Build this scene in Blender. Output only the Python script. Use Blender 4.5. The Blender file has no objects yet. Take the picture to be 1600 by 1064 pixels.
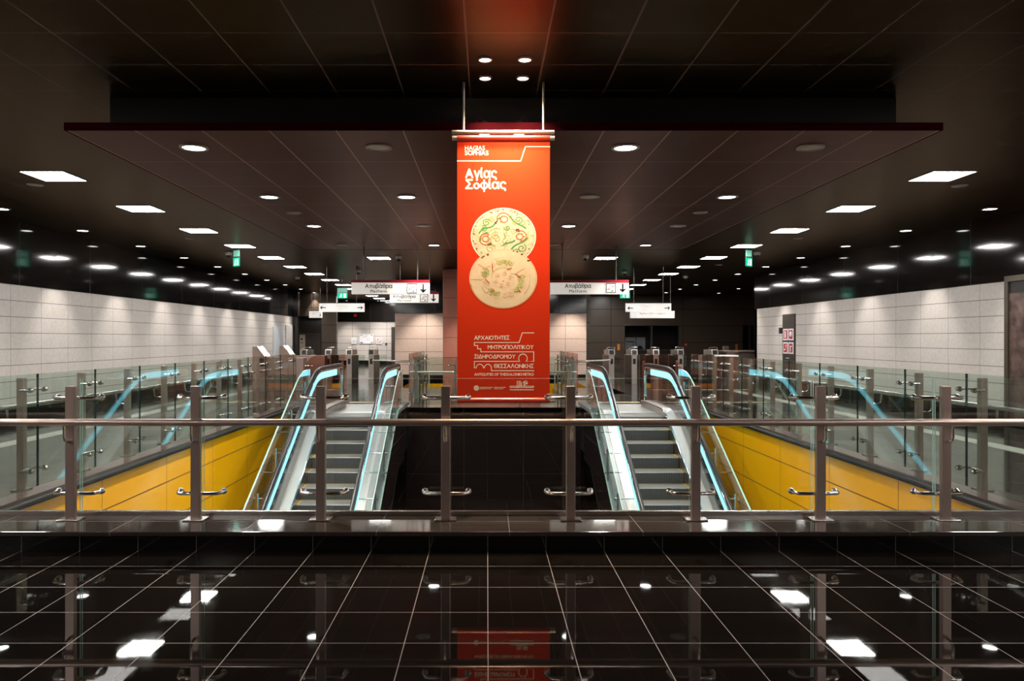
import bpy, bmesh, math, random
from mathutils import Vector
random.seed(7)
SC = bpy.context.scene
COL = SC.collection

# ------------------------------------------------------------------ camera, world, exposure
F, CX, CY, HC = 1125.0, 761.0, 529.5, 1.5          # focal length in px, vanishing point, eye height
cam_d = bpy.data.cameras.new('camera')
cam = bpy.data.objects.new('camera', cam_d); COL.objects.link(cam)
cam.location = (0, 0, HC); cam.rotation_euler = (math.radians(90), 0, 0)
cam_d.sensor_width = 36.0; cam_d.lens = F / 1600 * 36
cam_d.shift_x = (800 - CX) / 1600; cam_d.shift_y = (CY - 532) / 1600
cam_d.clip_start = .05; cam_d.clip_end = 200
SC.camera = cam
SC.view_settings.view_transform = 'Standard'
SC.view_settings.look = 'None'
SC.view_settings.exposure = 0.0
SC.view_settings.gamma = 1.0
SC.view_settings.use_curve_mapping = False
SC.cycles.transparent_max_bounces = 48
SC.cycles.max_bounces = 10
SC.cycles.diffuse_bounces = 4
SC.cycles.glossy_bounces = 5
SC.cycles.sample_clamp_indirect = 6
w = bpy.data.worlds.new('world'); SC.world = w; w.use_nodes = True
w.node_tree.nodes['Background'].inputs[0].default_value = (.9, .92, 1, 1)
w.node_tree.nodes['Background'].inputs[1].default_value = .004

# light levels of the lamps in the hall
PANEL_EMIT = 62.0
WALL_SPOT = 255.0
CANOPY_SPOT = 600.0
BANNER_SPOT = 112.0
STRIP_EMIT = 2.6
WARM = (1, .93, .85)

XC = .145                                            # the hall's own axis
ZC = 3.68                                            # ceiling
ZR = 3.334                                           # underside of the hung ceiling raft
def wx(px, d): return (px - CX) / F * d
def wz(py, d): return HC - (py - CY) / F * d

# ------------------------------------------------------------------ mesh builder
class MB:
    def __init__(s): s.v = []; s.f = []; s.m = []; s.s = []
    def add(s, vs, fs, mi=0, smooth=False):
        b = len(s.v); s.v += [tuple(v) for v in vs]
        for i, f in enumerate(fs):
            s.f.append([b + k for k in f]); s.m.append(mi[i] if isinstance(mi, (list, tuple)) else mi); s.s.append(smooth)
        return s
    def box(s, x0, x1, y0, y1, z0, z1, mi=0):
        v = [(x0,y0,z0),(x1,y0,z0),(x1,y1,z0),(x0,y1,z0),(x0,y0,z1),(x1,y0,z1),(x1,y1,z1),(x0,y1,z1)]
        # faces: bottom, top, front(-y), right(+x), back(+y), left(-x)
        return s.add(v, [(3,2,1,0),(4,5,6,7),(0,1,5,4),(1,2,6,5),(2,3,7,6),(3,0,4,7)], mi)
    def pane(s, x0, x1, y0, y1, z0, z1, axis):       # glass plate: large faces 0, edges 1
        e = {'y': [1,1,0,1,0,1], 'x': [1,1,1,0,1,0]}[axis]
        return s.box(x0, x1, y0, y1, z0, z1, e)
    def prism(s, poly, a0, a1, ax='x', mi=0, cap=None, smooth=False):
        n = len(poly)
        P = {'x': lambda p, a: (a, p[0], p[1]), 'y': lambda p, a: (p[0], a, p[1]), 'z': lambda p, a: (p[0], p[1], a)}[ax]
        v = [P(p, a0) for p in poly] + [P(p, a1) for p in poly]
        f = [tuple(range(n - 1, -1, -1)), tuple(range(n, 2 * n))]
        f += [(i, (i + 1) % n, n + (i + 1) % n, n + i) for i in range(n)]
        c = mi if cap is None else cap
        return s.add(v, f, [c, c] + [mi] * n, smooth)
    def strip(s, lo, hi, a0, a1, ax='x', mi=0, cap=None):   # closed band between two polylines, quads only
        n = len(lo)
        P = {'x': lambda p, a: (a, p[0], p[1]), 'y': lambda p, a: (p[0], a, p[1])}[ax]
        v = [P(p, a0) for p in lo] + [P(p, a0) for p in hi] + [P(p, a1) for p in lo] + [P(p, a1) for p in hi]
        L0, H0, L1, H1 = 0, n, 2 * n, 3 * n
        c = mi if cap is None else cap
        f, m = [], []
        for i in range(n - 1):
            f += [(L0+i, L0+i+1, H0+i+1, H0+i), (L1+i+1, L1+i, H1+i, H1+i+1)]; m += [c, c]
            f += [(L0+i+1, L0+i, L1+i, L1+i+1), (H0+i, H0+i+1, H1+i+1, H1+i)]; m += [mi, mi]
        f += [(L0, H0, H1, L1), (L0+n-1, L1+n-1, H1+n-1, H0+n-1)]; m += [mi, mi]
        return s.add(v, f, m)
    def tube(s, pts, r, n=10, mi=0, caps=True):
        pts = [Vector(p) for p in pts]; k = len(pts)
        rr = r if isinstance(r, (list, tuple)) else [r] * k
        T = []
        for i in range(k):
            t = Vector((0, 0, 0))
            if i > 0: t += (pts[i] - pts[i-1]).normalized()
            if i < k - 1: t += (pts[i+1] - pts[i]).normalized()
            T.append(t.normalized() if t.length > 1e-6 else Vector((0, 0, 1)))
        up = Vector((0, 0, 1)) if abs(T[0].z) < .9 else Vector((1, 0, 0))
        u = (up - T[0] * up.dot(T[0])).normalized()
        v = []
        for i in range(k):
            u = (u - T[i] * u.dot(T[i])).normalized(); b = T[i].cross(u)
            for j in range(n):
                a = 2 * math.pi * j / n
                v.append(pts[i] + (u * math.cos(a) + b * math.sin(a)) * rr[i])
        f = [(i*n + j, i*n + (j+1) % n, (i+1)*n + (j+1) % n, (i+1)*n + j) for i in range(k - 1) for j in range(n)]
        s.add(v, f, mi, True)
        if caps:
            s.add(v[:n], [tuple(range(n - 1, -1, -1))], mi); s.add(v[-n:], [tuple(range(n))], mi)
        return s
    def lathe(s, prof, c, axis='z', n=20, mi=0):      # prof: (radius, height) pairs
        v = []
        for r, h in prof:
            for j in range(n):
                a = 2 * math.pi * j / n; p, q = r * math.cos(a), r * math.sin(a)
                o = {'z': (p, q, h), 'y': (p, h, q), 'x': (h, p, q)}[axis]
                v.append((c[0] + o[0], c[1] + o[1], c[2] + o[2]))
        k = len(prof)
        f = [(i*n + j, i*n + (j+1) % n, (i+1)*n + (j+1) % n, (i+1)*n + j) for i in range(k - 1) for j in range(n)]
        s.add(v, f, mi, True)
        return s
    def line(s, pts, wd, y0, y1, mi=0):               # flat mitred stroke in the x-z plane with a little thickness
        P = []
        for p in pts:
            if not P or math.hypot(p[0] - P[-1][0], p[1] - P[-1][1]) > 1e-6: P.append(p)
        n = len(P); j = random.uniform(0, .00003); y0 -= j
        closed = n > 3 and math.hypot(P[0][0] - P[-1][0], P[0][1] - P[-1][1]) < 1e-5
        def d(i, k):
            L = math.hypot(P[k][0] - P[i][0], P[k][1] - P[i][1]); return ((P[k][0] - P[i][0]) / L, (P[k][1] - P[i][1]) / L)
        lo, hi = [], []
        for i in range(n):
            if closed and i in (0, n - 1): a, c = d(n - 2, n - 1), d(0, 1)
            else: a = d(i - 1, i) if i else d(i, i + 1); c = d(i, i + 1) if i < n - 1 else a
            mx, mz = -(a[1] + c[1]), a[0] + c[0]; L = math.hypot(mx, mz)
            if L < .2: mx, mz = -c[1], c[0]; k = 1.0
            else: mx /= L; mz /= L; k = min(2.5, 1 / max(.3, -mx * a[1] + mz * a[0]))
            x, z = P[i]
            if not closed:
                if i == 0: x -= c[0] * wd / 2; z -= c[1] * wd / 2
                if i == n - 1: x += a[0] * wd / 2; z += a[1] * wd / 2
            lo.append((x - mx * wd / 2 * k, z - mz * wd / 2 * k)); hi.append((x + mx * wd / 2 * k, z + mz * wd / 2 * k))
        return s.strip(lo, hi, y0, y1, 'y', mi)
    def build(s, name, mats, parent=None, bevel=0.0, origin=None, fix=True):
        me = bpy.data.meshes.new(name)
        o3 = Vector(origin) if origin is not None else (ORG.get(parent.name, Vector()) if parent else Vector())
        me.from_pydata([tuple(Vector(p) - o3) for p in s.v], [], s.f)
        for mt in (mats if isinstance(mats, (list, tuple)) else [mats]): me.materials.append(mt)
        me.polygons.foreach_set('material_index', s.m); me.polygons.foreach_set('use_smooth', s.s)
        me.update()
        if fix:
            bm = bmesh.new(); bm.from_mesh(me); bmesh.ops.recalc_face_normals(bm, faces=bm.faces); bm.to_mesh(me); bm.free()
        o = bpy.data.objects.new(name, me); COL.objects.link(o)
        ORG[o.name] = o3
        if parent: o.parent = parent
        else: o.location = o3
        if bevel:
            md = o.modifiers.new('edge', 'BEVEL'); md.width = bevel; md.segments = 2; md.limit_method = 'ANGLE'
        return o
ORG = {}
def tag(o, label=None, cat=None, group=None, kind=None):
    if label: o['label'] = label
    if cat: o['category'] = cat
    if group: o['group'] = group
    if kind: o['kind'] = kind
    return o
def thing(name, label, cat, loc=(0, 0, 0), group=None):
    o = bpy.data.objects.new(name, None); COL.objects.link(o); o.location = loc; o.empty_display_size = .1
    ORG[o.name] = Vector(loc)
    return tag(o, label, cat, group)
def struct(o): o['kind'] = 'structure'; return o
KIDS = {}
def children(o): return [c for c in COL.objects if c.parent == o]
def dup(o, loc, label=None, rz=0.0):
    r = o.copy(); COL.objects.link(r); r.location = loc; r.rotation_euler = (0, 0, rz)
    if label: r['label'] = label
    ORG[r.name] = Vector(loc)
    if o.name not in KIDS: KIDS[o.name] = [(c, children(c)) for c in children(o)]
    for c, gs in KIDS[o.name]:
        d = c.copy(); COL.objects.link(d); d.parent = r
        for g in gs:
            e = g.copy(); COL.objects.link(e); e.parent = d
    return r
LOOK = str.maketrans('ΑΒΕΖΗΙΚΜΝΟΡΤΥΧο', 'ABEZHIKMNOPTYXo')     # Greek capitals that look like Latin ones
GLYPH = {}
def glyph(ch):                                       # outline faces of one letter, unit em: (verts, faces, x0, x1)
    if ch in GLYPH: return GLYPH[ch]
    V, Fc = [], []
    def band(lo, hi):
        b0 = len(V); n = len(lo); V.extend(lo); V.extend(hi)
        for i in range(n - 1): Fc.append((b0 + i, b0 + i + 1, b0 + n + i + 1, b0 + n + i))
    if ch == 'θ':
        n = 28; ang = [2 * math.pi * i / n for i in range(n + 1)]
        band([(.25 + .165 * math.cos(t), .36 + .31 * math.sin(t)) for t in ang], [(.25 + .235 * math.cos(t), .36 + .375 * math.sin(t)) for t in ang])
        band([(.087, .325), (.413, .325)], [(.087, .395), (.413, .395)])
    elif ch == 'φ':
        n = 28; ang = [2 * math.pi * i / n for i in range(n + 1)]
        band([(.31 + .225 * math.cos(t), .25 + .195 * math.sin(t)) for t in ang], [(.31 + .30 * math.cos(t), .25 + .265 * math.sin(t)) for t in ang])
        [band([(.275, p), (.345, p)], [(.275, q_), (.345, q_)]) for p, q_ in ((-.22, -.012), (.058, .442), (.512, .70))]
    elif ch == 'π':
        band([(0, .44), (.52, .44)], [(0, .51), (.52, .51)])
        band([(.09, 0), (.16, 0)], [(.10, .44), (.17, .44)]); band([(.35, 0), (.42, 0)], [(.34, .44), (.41, .44)])
    else:
        cu = bpy.data.curves.new('t', 'FONT'); cu.body = ch; cu.size = 1.0; cu.resolution_u = 4
        t = bpy.data.objects.new('t', cu); COL.objects.link(t); bpy.context.view_layer.update()
        me = bpy.data.meshes.new_from_object(t.evaluated_get(bpy.context.evaluated_depsgraph_get()))
        V = [(v.co.x, v.co.y) for v in me.vertices]; Fc = [tuple(p.vertices) for p in me.polygons]
        bpy.data.objects.remove(t); bpy.data.curves.remove(cu); bpy.data.meshes.remove(me)
    xs = [v[0] for v in V]
    GLYPH[ch] = (V, Fc, min(xs), max(xs)); return GLYPH[ch]
def text(name, body, mat, parent, x, z, y, size, align='LEFT', bold=0.0, width=None, cap=None):
    body = body.translate(LOOK); V, Fc = [], []; pen = 0.0
    for ch in body:
        if ch == ' ': pen += .26; continue
        gv, gf, x0, x1 = glyph(ch); b0 = len(V)
        V += [(p[0] - x0 + pen, p[1]) for p in gv]; Fc += [tuple(k + b0 for k in f) for f in gf]
        pen += x1 - x0 + .075
    k = width / (pen - .075); zk = (cap / .71) if cap else k
    layers = [(0, 0)] + ([(-bold, 0), (bold, 0), (0, bold * .8), (0, -bold * .8)] if bold else [])
    o3 = ORG[parent.name]; vs, fs = [], []
    for j, (ax, az) in enumerate(layers):            # heavier stroke: shifted copies, each a hair apart in depth
        for dep in (.0001, -.0003 - .00004 * j):
            vs += [Vector((x + (p[0] + ax) * k, y + dep, z + (p[1] + az) * zk)) - o3 for p in V]
        b0 = 2 * j * len(V); n = len(V)
        cnt = {}
        for f in Fc:
            for u, v in zip(f, f[1:] + f[:1]): cnt[(min(u, v), max(u, v))] = cnt.get((min(u, v), max(u, v)), []) + [(u, v)]
        fs += [tuple(b0 + q for q in f) for f in Fc] + [tuple(b0 + n + q for q in reversed(f)) for f in Fc]
        fs += [(b0 + u, b0 + v, b0 + n + v, b0 + n + u) for es in cnt.values() if len(es) == 1 for u, v in es]
    me = bpy.data.meshes.new(name); me.from_pydata(vs, [], fs); me.materials.append(mat)
    o = bpy.data.objects.new(name, me); COL.objects.link(o); o.parent = parent; ORG[o.name] = o3
    return o

# ------------------------------------------------------------------ materials
def principled(name, col, rough=.5, metal=0.0, spec=.5, coat=0.0, emit=None, estr=0.0):
    m = bpy.data.materials.new(name); m.use_nodes = True
    b = m.node_tree.nodes['Principled BSDF']
    b.inputs['Base Color'].default_value = (*col, 1); b.inputs['Roughness'].default_value = rough
    b.inputs['Metallic'].default_value = metal; b.inputs['Specular IOR Level'].default_value = spec
    b.inputs['Coat Weight'].default_value = coat; b.inputs['Coat Roughness'].default_value = .08
    if emit: b.inputs['Emission Color'].default_value = (*emit, 1); b.inputs['Emission Strength'].default_value = estr
    return m
def N(nt, t, **kw):
    n = nt.nodes.new(t)
    for k, v in kw.items(): setattr(n, k, v)
    return n
def M(nt, op, a, b=None, c=None):
    n = N(nt, 'ShaderNodeMath', operation=op)
    for i, q in enumerate((a, b, c)):
        if q is None: continue
        if isinstance(q, (int, float)): n.inputs[i].default_value = q
        else: nt.links.new(q, n.inputs[i])
    return n.outputs[0]
def mixc(nt, f, a, b):
    n = N(nt, 'ShaderNodeMix', data_type='RGBA')
    nt.links.new(f, n.inputs[0]) if not isinstance(f, float) else setattr(n.inputs[0], 'default_value', f)
    for k, q in ((6, a), (7, b)):
        if isinstance(q, tuple): n.inputs[k].default_value = (*q, 1)
        else: nt.links.new(q, n.inputs[k])
    return n.outputs[2]
def position(nt):
    g = N(nt, 'ShaderNodeNewGeometry'); s = N(nt, 'ShaderNodeSeparateXYZ'); nt.links.new(g.outputs['Position'], s.inputs[0])
    return g.outputs['Position'], s.outputs
def seam_mask(nt, xyz, axes):
    out = None
    for i, p, off, wd in axes:
        f = M(nt, 'FRACT', M(nt, 'ADD', M(nt, 'DIVIDE', M(nt, 'SUBTRACT', xyz[i], off), p), .5))
        q = M(nt, 'LESS_THAN', M(nt, 'MULTIPLY', M(nt, 'ABSOLUTE', M(nt, 'SUBTRACT', f, .5)), p), wd / 2)
        out = q if out is None else M(nt, 'MAXIMUM', out, q)
    return out
def noise(nt, pos, scale, detail=3.0, rough=.5, stretch=None):
    n = N(nt, 'ShaderNodeTexNoise'); n.inputs['Scale'].default_value = scale; n.inputs['Detail'].default_value = detail; n.inputs['Roughness'].default_value = rough
    if stretch:
        mp = N(nt, 'ShaderNodeMapping'); mp.inputs['Scale'].default_value = stretch; nt.links.new(pos, mp.inputs[0]); pos = mp.outputs[0]
    nt.links.new(pos, n.inputs['Vector']); return n.outputs[0]
def ramp(nt, f, a, b, lo=.35, hi=.65):
    r = N(nt, 'ShaderNodeMapRange'); nt.links.new(f, r.inputs[0]); r.inputs[1].default_value = lo; r.inputs[2].default_value = hi
    r.inputs[3].default_value = a; r.inputs[4].default_value = b; return r.outputs[0]
def tiled(name, base, seam, axes, rough=.5, metal=0.0, spec=.5, var=None, vscale=8.0, bump=0.0, bscale=2.0, rvar=None, seam_rough=.7, coat=0.0):
    m = principled(name, base, rough, metal, spec, coat); nt = m.node_tree; b = nt.nodes['Principled BSDF']
    pos, xyz = position(nt)
    sm = seam_mask(nt, xyz, axes) if axes else None
    c = base
    if var:
        c = mixc(nt, ramp(nt, noise(nt, pos, vscale, 4.0, .6), 0, 1), base, var)
    if sm is not None:
        c = mixc(nt, sm, c, seam)
        r = ramp(nt, noise(nt, pos, 5.0, 4.0, .6), *rvar) if rvar else rough
        rr = N(nt, 'ShaderNodeMix', data_type='FLOAT'); nt.links.new(sm, rr.inputs[0])
        if rvar: nt.links.new(r, rr.inputs[2])
        else: rr.inputs[2].default_value = rough
        rr.inputs[3].default_value = seam_rough
        nt.links.new(rr.outputs[0], b.inputs['Roughness'])
        if metal: nt.links.new(M(nt, 'MULTIPLY', M(nt, 'SUBTRACT', 1.0, sm), metal), b.inputs['Metallic'])
    if not isinstance(c, tuple): nt.links.new(c, b.inputs['Base Color'])
    if bump:
        bp = N(nt, 'ShaderNodeBump'); bp.inputs['Strength'].default_value = bump; bp.inputs['Distance'].default_value = .02
        nt.links.new(noise(nt, pos, bscale, 1.0), bp.inputs['Height']); nt.links.new(bp.outputs[0], b.inputs['Normal'])
    return m
def glass(name, tint, refl=1.0, rough=0.0):
    m = bpy.data.materials.new(name); m.use_nodes = True; nt = m.node_tree; nt.nodes.clear()
    out = N(nt, 'ShaderNodeOutputMaterial'); mx = N(nt, 'ShaderNodeMixShader')
    tr = N(nt, 'ShaderNodeBsdfTransparent'); tr.inputs[0].default_value = (*tint, 1)
    gl = N(nt, 'ShaderNodeBsdfGlossy'); gl.inputs[0].default_value = (1, 1, 1, 1); gl.inputs['Roughness'].default_value = rough
    g = N(nt, 'ShaderNodeNewGeometry'); d = N(nt, 'ShaderNodeVectorMath', operation='DOT_PRODUCT')
    nt.links.new(g.outputs['Normal'], d.inputs[0]); nt.links.new(g.outputs['Incoming'], d.inputs[1])
    c = M(nt, 'SUBTRACT', 1.0, M(nt, 'ABSOLUTE', d.outputs['Value']))
    f = M(nt, 'MULTIPLY', M(nt, 'ADD', M(nt, 'MULTIPLY', M(nt, 'POWER', c, 5.0), .96), .043), refl)   # Fresnel of a clear plate
    nt.links.new(f, mx.inputs[0]); nt.links.new(tr.outputs[0], mx.inputs[1]); nt.links.new(gl.outputs[0], mx.inputs[2])
    nt.links.new(mx.outputs[0], out.inputs[0]); return m
def emitter(name, col, s):
    m = bpy.data.materials.new(name); m.use_nodes = True; nt = m.node_tree; nt.nodes.clear()
    out = N(nt, 'ShaderNodeOutputMaterial'); e = N(nt, 'ShaderNodeEmission'); e.inputs[0].default_value = (*col, 1); e.inputs[1].default_value = s
    nt.links.new(e.outputs[0], out.inputs[0]); return m

m_floor = tiled('polished black floor tile', (.010, .0075, .0062), (.40, .33, .29), [(0, .412, .0045, .0042), (1, .40, 3.55, .0045)],
                rough=.025, spec=.55, rvar=(.012, .035), seam_rough=.5, bump=.015, bscale=1.2)
m_aisle = tiled('dark polished stone floor', (.022, .020, .018), (.06, .055, .05), [(0, .90, .145, .006), (1, .60, 5.1, .006)],
                rough=.10, spec=.6, rvar=(.07, .14), bump=.02, bscale=1.0)
m_curb = tiled('black granite upstand', (.007, .006, .0055), (.12, .10, .09), [(0, .412, .0045, .004)], rough=.09, spec=.5)
m_cap = tiled('brown black polished granite', (.050, .037, .031), (.14, .115, .10), [(0, .935, .158, .005), (1, .40, 5.335, .005)], rough=.065, spec=.6, var=(.038, .028, .024), vscale=60)
m_kerb = tiled('brown granite kerb', (.085, .062, .052), (.03, .025, .02), [(1, 1.0, 5.1, .005)], rough=.16, spec=.55, var=(.05, .038, .032), vscale=90)
m_ceil = tiled('dark bronze ceiling tile', (.035, .025, .018), (.12, .097, .077), [(0, .59, XC + .295, .013), (1, .595, 5.13, .010)],
               rough=.34, spec=.5, metal=.85, seam_rough=.5, var=(.030, .0215, .0155), vscale=2.0)
m_raft = tiled('dark plum ceiling tile', (.098, .060, .055), (.46, .33, .27), [(0, .59, XC + .295, .012), (1, 1.19, 7.46, .009)],
               rough=.36, spec=.5, metal=.85, seam_rough=.45, var=(.086, .050, .046), vscale=2.0)
for _m, _c in ((m_ceil, (.60, .51, .43)), (m_raft, (.64, .50, .46))):      # warm edge reflection of the lacquered metal
    _m.node_tree.nodes['Principled BSDF'].inputs['Specular Tint'].default_value = (*_c, 1)
m_fascia = principled('dark oxblood metal edge', (.05, .004, .007), .7, 0, spec=0.0)
m_alu = principled('satin aluminium bar', (.62, .57, .52), .38, .55)
m_redroll = principled('red cloth roller', (.60, .030, .014), .30, 0, spec=.9, coat=.9)
m_upstand = principled('matt charcoal boxing', (.03, .026, .025), .6)
m_wall = tiled('pale stone wall tile', (.66, .61, .57), (.16, .14, .13), [(1, .90, 13.15, .007), (2, .297, 2.5, .011)],
               rough=.55, spec=.3, var=(.59, .545, .51), vscale=14)
m_wall_back = tiled('pale stone back wall tile', (.62, .565, .52), (.13, .11, .10), [(0, 1.0, XC, .016), (2, .42, 2.5, .018)], rough=.5, spec=.3, var=(.56, .51, .47), vscale=10)
m_wall_core = tiled('beige stone core tile with painted warm light', (.68, .51, .42), (.17, .13, .11), [(0, 1.35, XC + .2, .014), (2, .50, 2.5, .016)], rough=.5, spec=.3, var=(.60, .45, .37), vscale=12)  # pink of the warm lamplight is mixed into the beige tile colour
m_band = tiled('gloss black brown wall panel', (.010, .0085, .0075), (.03, .026, .024), [(1, 2.38, 11.0, .012)], rough=.07, spec=.6, bump=.10, bscale=.55)
m_band_x = tiled('gloss black brown end panel', (.012, .010, .009), (.03, .026, .024), [(0, 2.4, .4, .014)], rough=.10, spec=.55, bump=.08, bscale=.5)
m_darkwall = tiled('dark brown metal wall panel', (.090, .064, .046), (.014, .011, .009), [(2, .83, 1.32, .03), (0, 3.6, 6.2, .03)], rough=.28, spec=.5, bump=.02)
m_black = principled('matt black', (.006, .006, .006), .5)
m_skirt = principled('black skirting', (.007, .0065, .006), .2)
m_yellow = tiled('yellow lacquered panel', (.90, .42, .003), (.10, .045, .005), [(1, 1.6, 7.95, .010), (2, .52, -.40, .014)], rough=.22, spec=.35, coat=.1, bump=.015, bscale=.7)
m_yellow_x = tiled('yellow lacquered end panel', (.90, .42, .003), (.10, .045, .005), [(0, 1.6, .1, .02)], rough=.25, spec=.5)
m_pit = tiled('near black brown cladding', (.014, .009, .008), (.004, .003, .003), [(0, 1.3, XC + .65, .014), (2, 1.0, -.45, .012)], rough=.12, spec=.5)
m_gate = principled('satin gate steel', (.52, .46, .41), .35, .6)
m_steel = principled('brushed stainless', (.55, .50, .47), .24, 1.0)
m_bronze = principled('warm brushed steel', (.46, .345, .30), .34, .74)
m_polish = principled('polished stainless', (.72, .69, .66), .14, 1.0)
m_chrome = principled('bright chrome', (.80, .79, .78), .08, 1.0)
m_deck = principled('satin aluminium decking', (.66, .66, .66), .30, .75)
m_plate = tiled('ribbed landing plate', (.50, .50, .50), (.36, .36, .36), [(0, .03, 0, .008)], rough=.35, metal=.6)
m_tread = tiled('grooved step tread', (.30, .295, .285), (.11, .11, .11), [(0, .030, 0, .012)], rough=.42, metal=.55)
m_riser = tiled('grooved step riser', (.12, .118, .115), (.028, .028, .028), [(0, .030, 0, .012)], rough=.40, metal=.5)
m_edgeyellow = principled('yellow step edge', (.45, .33, .06), .5)
m_rubber = principled('black rubber handrail', (.012, .012, .014), .28)
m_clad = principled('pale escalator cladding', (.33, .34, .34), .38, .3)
m_led = emitter('cyan light strip', (.22, .78, 1.0), STRIP_EMIT)
m_glass = glass('clear glass', (.965, .982, .972))
m_glass_s = glass('green tinted glass', (.86, .925, .885))
m_glass_r = glass('glass with painted rose reflection', (.88, .68, .63))  # rose tint stands in for a reddish reflection in the pane
m_edge = principled('green glass edge', (.03, .14, .12), .12)
m_edge_l = principled('pale glass edge', (.42, .62, .55), .2)
m_edge_m = principled('glass edge with painted strip light', (.40, .74, .60), .25)  # green glass edge, lightened to carry the strip light it reflects
m_edge_d = principled('dark green glass edge', (.008, .035, .032), .10)
m_red = principled('red banner cloth', (.64, .036, .010), .8, spec=.04)
m_print = principled('cream print', (.92, .80, .66), .6)
m_pcream = tiled('cream ceramic print', (.76, .60, .43), None, None, rough=.6, var=(.68, .47, .32), vscale=18)
m_pcream2 = tiled('pale ceramic print', (.78, .61, .43), None, None, rough=.6, var=(.72, .53, .36), vscale=14)
m_prim = principled('ochre rim print', (.52, .30, .12), .6)
m_pgreen = principled('green glaze print', (.05, .24, .05), .6)
m_polive = principled('olive glaze print', (.27, .27, .07), .6)
m_pfaint = principled('faint olive print', (.66, .54, .30), .6)
m_pred = principled('rust glaze print', (.42, .09, .035), .6)
m_pdark = principled('dark brown print', (.13, .05, .02), .6)
m_psand = principled('sand print', (.74, .46, .25), .6)
m_column = tiled('red granite column', (.58, .21, .145), (.12, .05, .04), [(2, .62, .30, .014)], rough=.3, spec=.4, var=(.30, .12, .09), vscale=45)
m_sign = principled('white sign face', (.84, .79, .73), .45, emit=(1, .93, .85), estr=.42)  # faint glow added to lift the brightness of the sign face
m_sign_glow = principled('white face with added glow', (.86, .84, .80), .4, emit=(1, .97, .93), estr=.45)  # same added glow, for the other signs and a counter top
m_signred = principled('dark red sign stripe', (.24, .004, .016), .4)
m_ink = principled('black sign ink', (.008, .008, .008), .5)
m_grey_ink = principled('grey sign ink', (.38, .34, .31), .5)
m_rod = principled('dark rod', (.14, .12, .11), .35, .8)
m_exit_g = emitter('lit green exit face', (.02, .75, .42), 1.0)
m_exit_w = emitter('lit white exit pictogram', (.75, 1, .9), 1.5)
m_exit_plate = principled('edge lit green acrylic', (.18, .40, .32), .3, emit=(.10, .42, .30), estr=.55)
m_panel = emitter('panel diffuser', (1, .965, .92), PANEL_EMIT)
m_lens = emitter('downlight lens', (1, .96, .91), 16.0)
m_lens_dim = emitter('small downlight lens', (1, .90, .78), 14.0)
m_unlit = principled('unlit lamp glass', (.42, .36, .31), .35)
m_trimring = principled('lamp trim ring', (.34, .31, .29), .3, .8)
m_frame = principled('panel frame', (.30, .28, .26), .4, .5)
m_speaker = principled('pale grey speaker disc', (.30, .27, .245), .5)
m_white = principled('off white plastic', (.62, .59, .56), .4)
m_paper = principled('white paper', (.80, .79, .83), .6)
m_orange = principled('orange plastic', (.85, .27, .02), .4)
m_redp = principled('red plastic', (.45, .012, .012), .35)
m_bluep = principled('blue print', (.06, .07, .22), .5)
m_beige = principled('beige door', (.50, .40, .30), .5)
m_door = principled('dark brown door', (.050, .040, .034), .4)
m_wire = principled('red wire', (.40, .01, .01), .4)
m_poster = tiled('mottled brown poster', (.035, .022, .020), None, None, rough=.35, var=(.17, .11, .095), vscale=4.5)
m_posterframe = principled('olive bronze frame', (.09, .075, .055), .45, .5)
m_strip = tiled('pale tactile strip', (.46, .44, .41), (.25, .24, .22), [(1, .40, 0, .01)], rough=.35)
m_strip_y = principled('cream warning strip', (.62, .46, .27), .4)

# ------------------------------------------------------------------ the setting
XL, XR = -8.7, 9.0            # side walls
WL, WR = -4.25, 4.54          # yellow well walls
YF = 5.68                     # near edge of the well
YB = 15.75                    # far edge between the escalators
ZB = -4.3
YEND = 44.0
b = MB()
b.box(XL, XR, -8, 5.09, -.15, 0)
struct(b.build('floor', m_floor))
b = MB()
b.box(XL, WL - .40, 5.09, 22, -.15, 0); b.box(WR + .40, XR, 5.09, 22, -.15, 0)
b.box(WL - .40, WL + .02, 16.35, 22, -.15, 0); b.box(WR - .02, WR + .40, 16.35, 22, -.15, 0)
b.box(WL + .02, -3.53, 15.75, 22, -.15, 0); b.box(3.81, WR - .02, 15.75, 22, -.15, 0)
b.box(-3.53, -1.71, 16.5, 22, -.15, 0); b.box(1.99, 3.81, 16.5, 22, -.15, 0)
b.box(-1.71, .3, YB, 22.0, -.15, 0); b.box(.3, 1.99, YB, 19.6, -.15, 0); b.box(1.99 + 1.0, 3.81, 19.6, 22, -.15, 0)
b.box(XL, -2.9, 22, 26.6, -.15, 0); b.box(3.1, 14, 22, 26.6, -.15, 0)
b.box(-14, 14, 26.6, YEND, -.15, 0); b.box(XR, 14, 24.2, 26.6, -.15, 0)
struct(b.build('floor', m_aisle))
b = MB(); b.box(-9.2, 14.5, 5.0, 27.2, ZB - .2, ZB)
struct(b.build('floor', m_pit))
b = MB(); b.box(-14.2, 14.4, -8.2, YEND + .2, ZC, ZC + .2)
struct(b.build('ceiling', m_ceil))

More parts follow.
